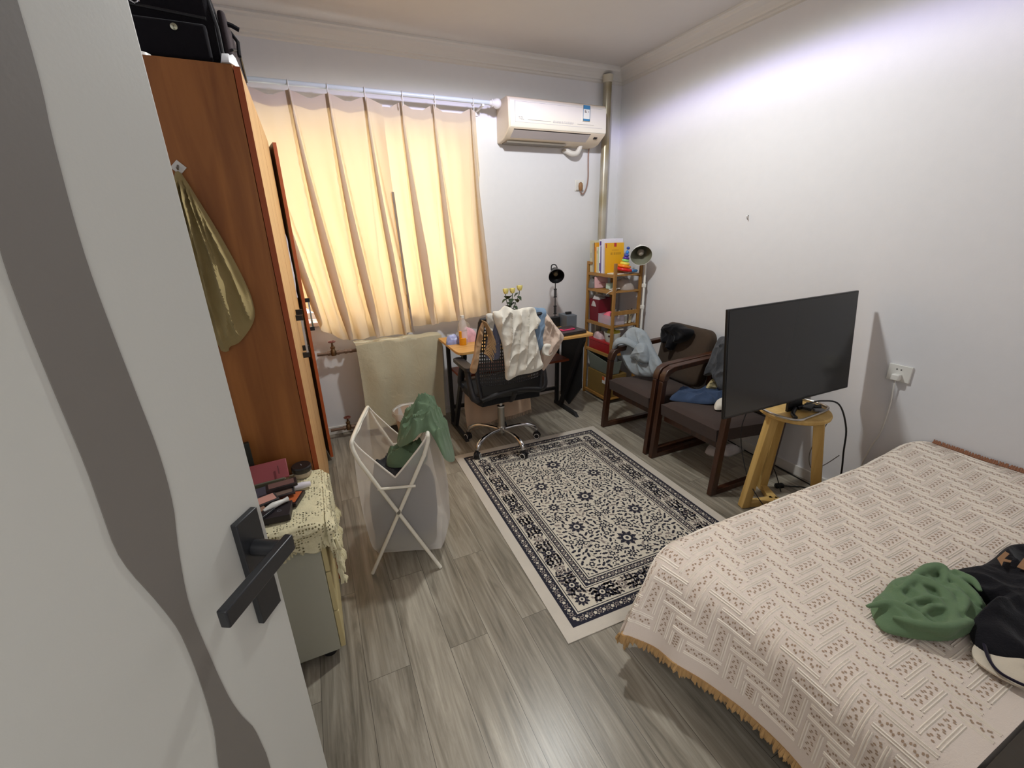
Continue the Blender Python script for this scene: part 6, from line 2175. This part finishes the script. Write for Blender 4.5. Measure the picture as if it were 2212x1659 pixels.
# lace cloth
M_LC = cloth('lace_cream', (222, 213, 176), 90, 1.0, var=.12)
t2 = thing('lace_cloth', 'cream crochet lace cloth draped over the small cabinet', 'tablecloth', (-.2, 1.5, CBZ))


def lace(u, v):
    # u across x from -0.5 to over the front, v along y
    s_ = -.50 + .60*u
    y = 1.29 + .42*v
    x, z = s_, CBZ+.0045
    ex = -.095
    if s_ > ex:
        d = s_-ex
        r = .02
        if d < r*PI/2:
            x, z = ex + r*math.sin(d/r), z-r*(1-math.cos(d/r))
        else:
            x, z = ex + r + .006*math.sin(y*46) + .004*math.sin(y*90) + .01, z-r-(d-r*PI/2)
    if y < 1.345:
        d2 = 1.345-y
        z -= d2*1.0
        y = 1.338 - .006*math.sin(s_*50)
    z += .002*noise.noise(Vector((s_*30, y*30, 1)))
    return Vector((x, y, z))


def lacemat():
    m = M_LC.copy()
    n = m.node_tree.nodes
    l = m.node_tree.links
    tc = n.new('ShaderNodeTexCoord')
    vo = n.new('ShaderNodeTexVoronoi')
    vo.inputs['Scale'].default_value = 105
    vo.inputs['Randomness'].default_value = .3
    l.new(tc.outputs['Object'], vo.inputs['Vector'])
    gt = n.new('ShaderNodeMath')
    gt.operation = 'GREATER_THAN'
    gt.inputs[1].default_value = .36
    l.new(vo.outputs['Distance'], gt.inputs[0])
    ad = n.new('ShaderNodeMath')
    ad.operation = 'MAXIMUM'
    nz = n.new('ShaderNodeTexNoise')
    nz.inputs['Scale'].default_value = 18
    l.new(tc.outputs['Object'], nz.inputs['Vector'])
    g2 = n.new('ShaderNodeMath')
    g2.operation = 'GREATER_THAN'
    g2.inputs[1].default_value = .58
    l.new(nz.outputs['Fac'], g2.inputs[0])
    l.new(gt.outputs[0], ad.inputs[0])
    l.new(g2.outputs[0], ad.inputs[1])
    tp = n.new('ShaderNodeBsdfTransparent')
    ms = n.new('ShaderNodeMixShader')
    out = n['Material Output']
    src = out.inputs[0].links[0].from_socket
    l.new(ad.outputs[0], ms.inputs[0])
    l.new(tp.outputs[0], ms.inputs[1])
    l.new(src, ms.inputs[2])
    l.new(ms.outputs[0], out.inputs[0])
    return m


M_LCH = lacemat()
obj('lace', MB().grid(lace, 90, 70, thick=.0018), M_LCH, t2, smooth=60)
lf = random.Random(5)
for side in range(2):
    b = MB()
    N_f = 46
    for k in range(N_f):
        f = k/(N_f-1)
        p = lace(1, f) if side == 0 else lace(f*.84, 0)
        out = Vector((1, 0, 0)) if side == 0 else Vector((0, -1, 0))
        ln = .028+.018*(math.sin(f*31)**2)
        for q in range(3):
            e = p + Vector((0, 0, -ln)) + out*lf.uniform(0, .014) + Vector((out.y, out.x, 0))*lf.uniform(-.012, .012)
            b.tube([p+Vector((0, 0, .004)), p.lerp(e, .5)+out*.005, e], [.0042, .0055, .0025], 6)
    # scalloped heavier edge band
    P = [lace(1, i/60) if side == 0 else lace(i/60*.84, 0) for i in range(61)]
    b.tube(P, .004, 6)
    obj('fringe', b, M_LC, t2, label='knotted lace fringe')
# long corner of the cloth hanging in front of the cabinet
cr_ = MB().relief([(-.05, .10), (.035, .10), (.045, .02), (.03, -.035), (.012, -.07), (-.002, -.075), (-.03, -.03), (-.055, .0)], (-.083, 1.375, .505), (0, 1, 0), (0, 0, 1), (1, 0, 0), h=.016, amp=.012, freq=40, seed=81, segs=80, rings=14)
obj('hanging_corner', cr_, M_LCH, t2)
obj('hanging_corner', MB().relief([(-.10, .09), (.05, .09), (.045, .0), (.02, -.015), (-.04, .01), (-.09, .02)], (-.15, 1.328, .53), (1, 0, 0), (0, 0, 1), (0, -1, 0), h=.012, amp=.010, freq=40, seed=82, segs=80, rings=12), M_LCH, t2)

# cosmetics on the cabinet
ZT = CBZ+.0085
t = thing('cosmetics_box', 'flat black box nearest the door handle on the lace cloth', 'box', (-.23, 1.44, ZT))
obj('body', MB().obox((-.245, 1.438, ZT+.013), (.125, .085, .024), rz=-.08), mat('box_blackbrown', (36, 28, 32), .5), t, bevel=.002)
obj('emblem', MB().tube([(-.218+math.cos(a)*.006, 1.425+math.sin(a)*.005, ZT+.0255) for a in [2*PI*i/14 for i in range(14)]], .0007, 5, closed=True), mat('emblem_grey', (120, 116, 120), .4), t)
t = thing('white_brush', 'white tapered tube lying across the flat black box', 'tube', (-.22, 1.46, ZT))
obj('tube', MB().tube([(-.262, 1.432, ZT+.033), (-.235, 1.447, ZT+.037), (-.205, 1.463, ZT+.036), (-.190, 1.470, ZT+.036)], [.006, .011, .007, .009], 14, smooth=4), M_WHITE, t)
obj('dark_phone', MB().obox((-.262, 1.415, ZT+.031), (.075, .026, .009), rz=.85), mat('phone_black', (42, 42, 46), .25), label='small dark glossy gadget on the flat black box', cat='gadget', bevel=.002)
obj('tan_card', MB().obox((-.285, 1.452, ZT+.030), (.05, .04, .006), rz=.5), mat('card_tan', (150, 116, 96), .5), label='small tan card beside the dark glossy gadget', cat='card', bevel=.001)


def palette(lab, c, sz, rz, col, inner=None, rx=0, h=.012):
    t = thing('makeup_palette', lab, 'palette', tuple(c), 'makeup palettes heaped on the cabinet')
    obj('case', MB().obox(c, (sz[0], sz[1], h), rz=rz, rx=rx), mat('pal_%d_%d' % (col[0], col[1]), col, .35), t, bevel=.002)
    if inner:
        R = Matrix.Rotation(rz, 3, 'Z') @ Matrix.Rotation(rx, 3, 'X')
        obj('mirror_panel', MB().obox(Vector(c)+R @ Vector((0, 0, h/2+.0003)), (sz[0]*.82, sz[1]*.78, .001), rz=rz, rx=rx), mat('pin_%d_%d' % (inner[0], inner[1]), inner, .25), t)


palette('orange-brown square palette at the right side of the heap', (-.195, 1.515, ZT+.008), (.085, .085), -.35, (40, 30, 30), (196, 104, 62), h=.015)
palette('pink-lidded compact at the front of the heap', (-.262, 1.497, ZT+.034), (.075, .055), .35, (66, 62, 62), (206, 152, 138), h=.010)
palette('dark compact with a dull pan in the middle of the heap', (-.215, 1.528, ZT+.030), (.085, .05), .15, (52, 46, 48), (120, 100, 90), h=.010)
palette('long shiny brown palette on top of the heap', (-.212, 1.556, ZT+.046), (.10, .045), .12, (40, 32, 34), (112, 84, 80), h=.013)
palette('dark slate flat palette at the back left of the heap', (-.302, 1.565, ZT+.012), (.10, .12), .2, (70, 70, 80), None, h=.010)
obj('white_tube', MB().tube([(-.176, 1.575, ZT+.014), (-.150, 1.580, ZT+.014), (-.122, 1.583, ZT+.012)], [.012, .013, .009], 14), mat('tube_milky', (226, 220, 226), .3), label='milky white tube right of the long brown palette', cat='tube')
obj('small_bottle', MB().obox((-.188, 1.604, ZT+.014), (.034, .026, .026), rz=.3), M_WHITE, label='tiny bright white bottle behind the long brown palette', cat='bottle', bevel=.004)
t = thing('mirror', 'dusky red rectangular mirror back standing behind the palettes', 'mirror', (-.27, 1.68, ZT))
obj('mirror_back', MB().obox((-.262, 1.672, ZT+.050), (.135, .009, .075), rz=.10, rx=-.75), mat('mirror_red', (140, 62, 66), .5), t, bevel=.003)
obj('stand_clip', MB().obox((-.225, 1.66, ZT+.058), (.004, .004, .03), rz=.1, rx=-.75), mat('clip_darkred', (96, 36, 40), .5), t)
obj('mirror_rest', MB().obox((-.265, 1.665, ZT+.014), (.11, .05, .026), rz=.1), mat('rest_olive', (96, 92, 74), .6), label='olive glass tray holding up the red mirror', cat='tray', bevel=.004)
t = thing('cream_jar', 'round pale jar with a wide black lid in the cabinet corner', 'jar', (-.153, 1.69, ZT))
obj('glass', MB().lathe([(.001, 0), (.030, 0), (.033, .006), (.033, .02), (.001, .02)], (-.150, 1.686, ZT), seg=36), mat('jar_pale', (176, 160, 140), .3), t)
obj('lid', MB().lathe([(.001, .0205), (.034, .0205), (.036, .024), (.036, .040), (.033, .044), (.001, .044)], (-.150, 1.686, ZT), seg=36), mat('jar_lid', (34, 28, 28), .3), t)
obj('lid_mark', MB().obox((-.150, 1.688, ZT+.0446), (.003, .014, .0006), rz=.3), mat('emblem_grey', (0, 0, 0)), t)
t = thing('lotion_bottle', 'tall green bottle with a white cap beside the open door', 'bottle', (-.35, 1.68, ZT))
obj('bottle_body', MB().lathe([(.001, 0), (.026, 0), (.028, .01), (.028, .095), (.020, .115), (.012, .12), (.012, .124)], (-.345, 1.66, ZT), seg=28), mat('bottle_green', (132, 156, 140), .25), t)
obj('cap', MB().lathe([(.0125, .121), (.015, .124), (.015, .150), (.001, .152)], (-.345, 1.66, ZT), seg=24), M_WHITE, t)
obj('black_case', MB().obox((-.322, 1.706, ZT+.085), (.035, .02, .168), rz=.2), mat('case_dark', (40, 42, 36), .4), label='black upright case behind the green bottle', cat='case', bevel=.002)
fix_normals()
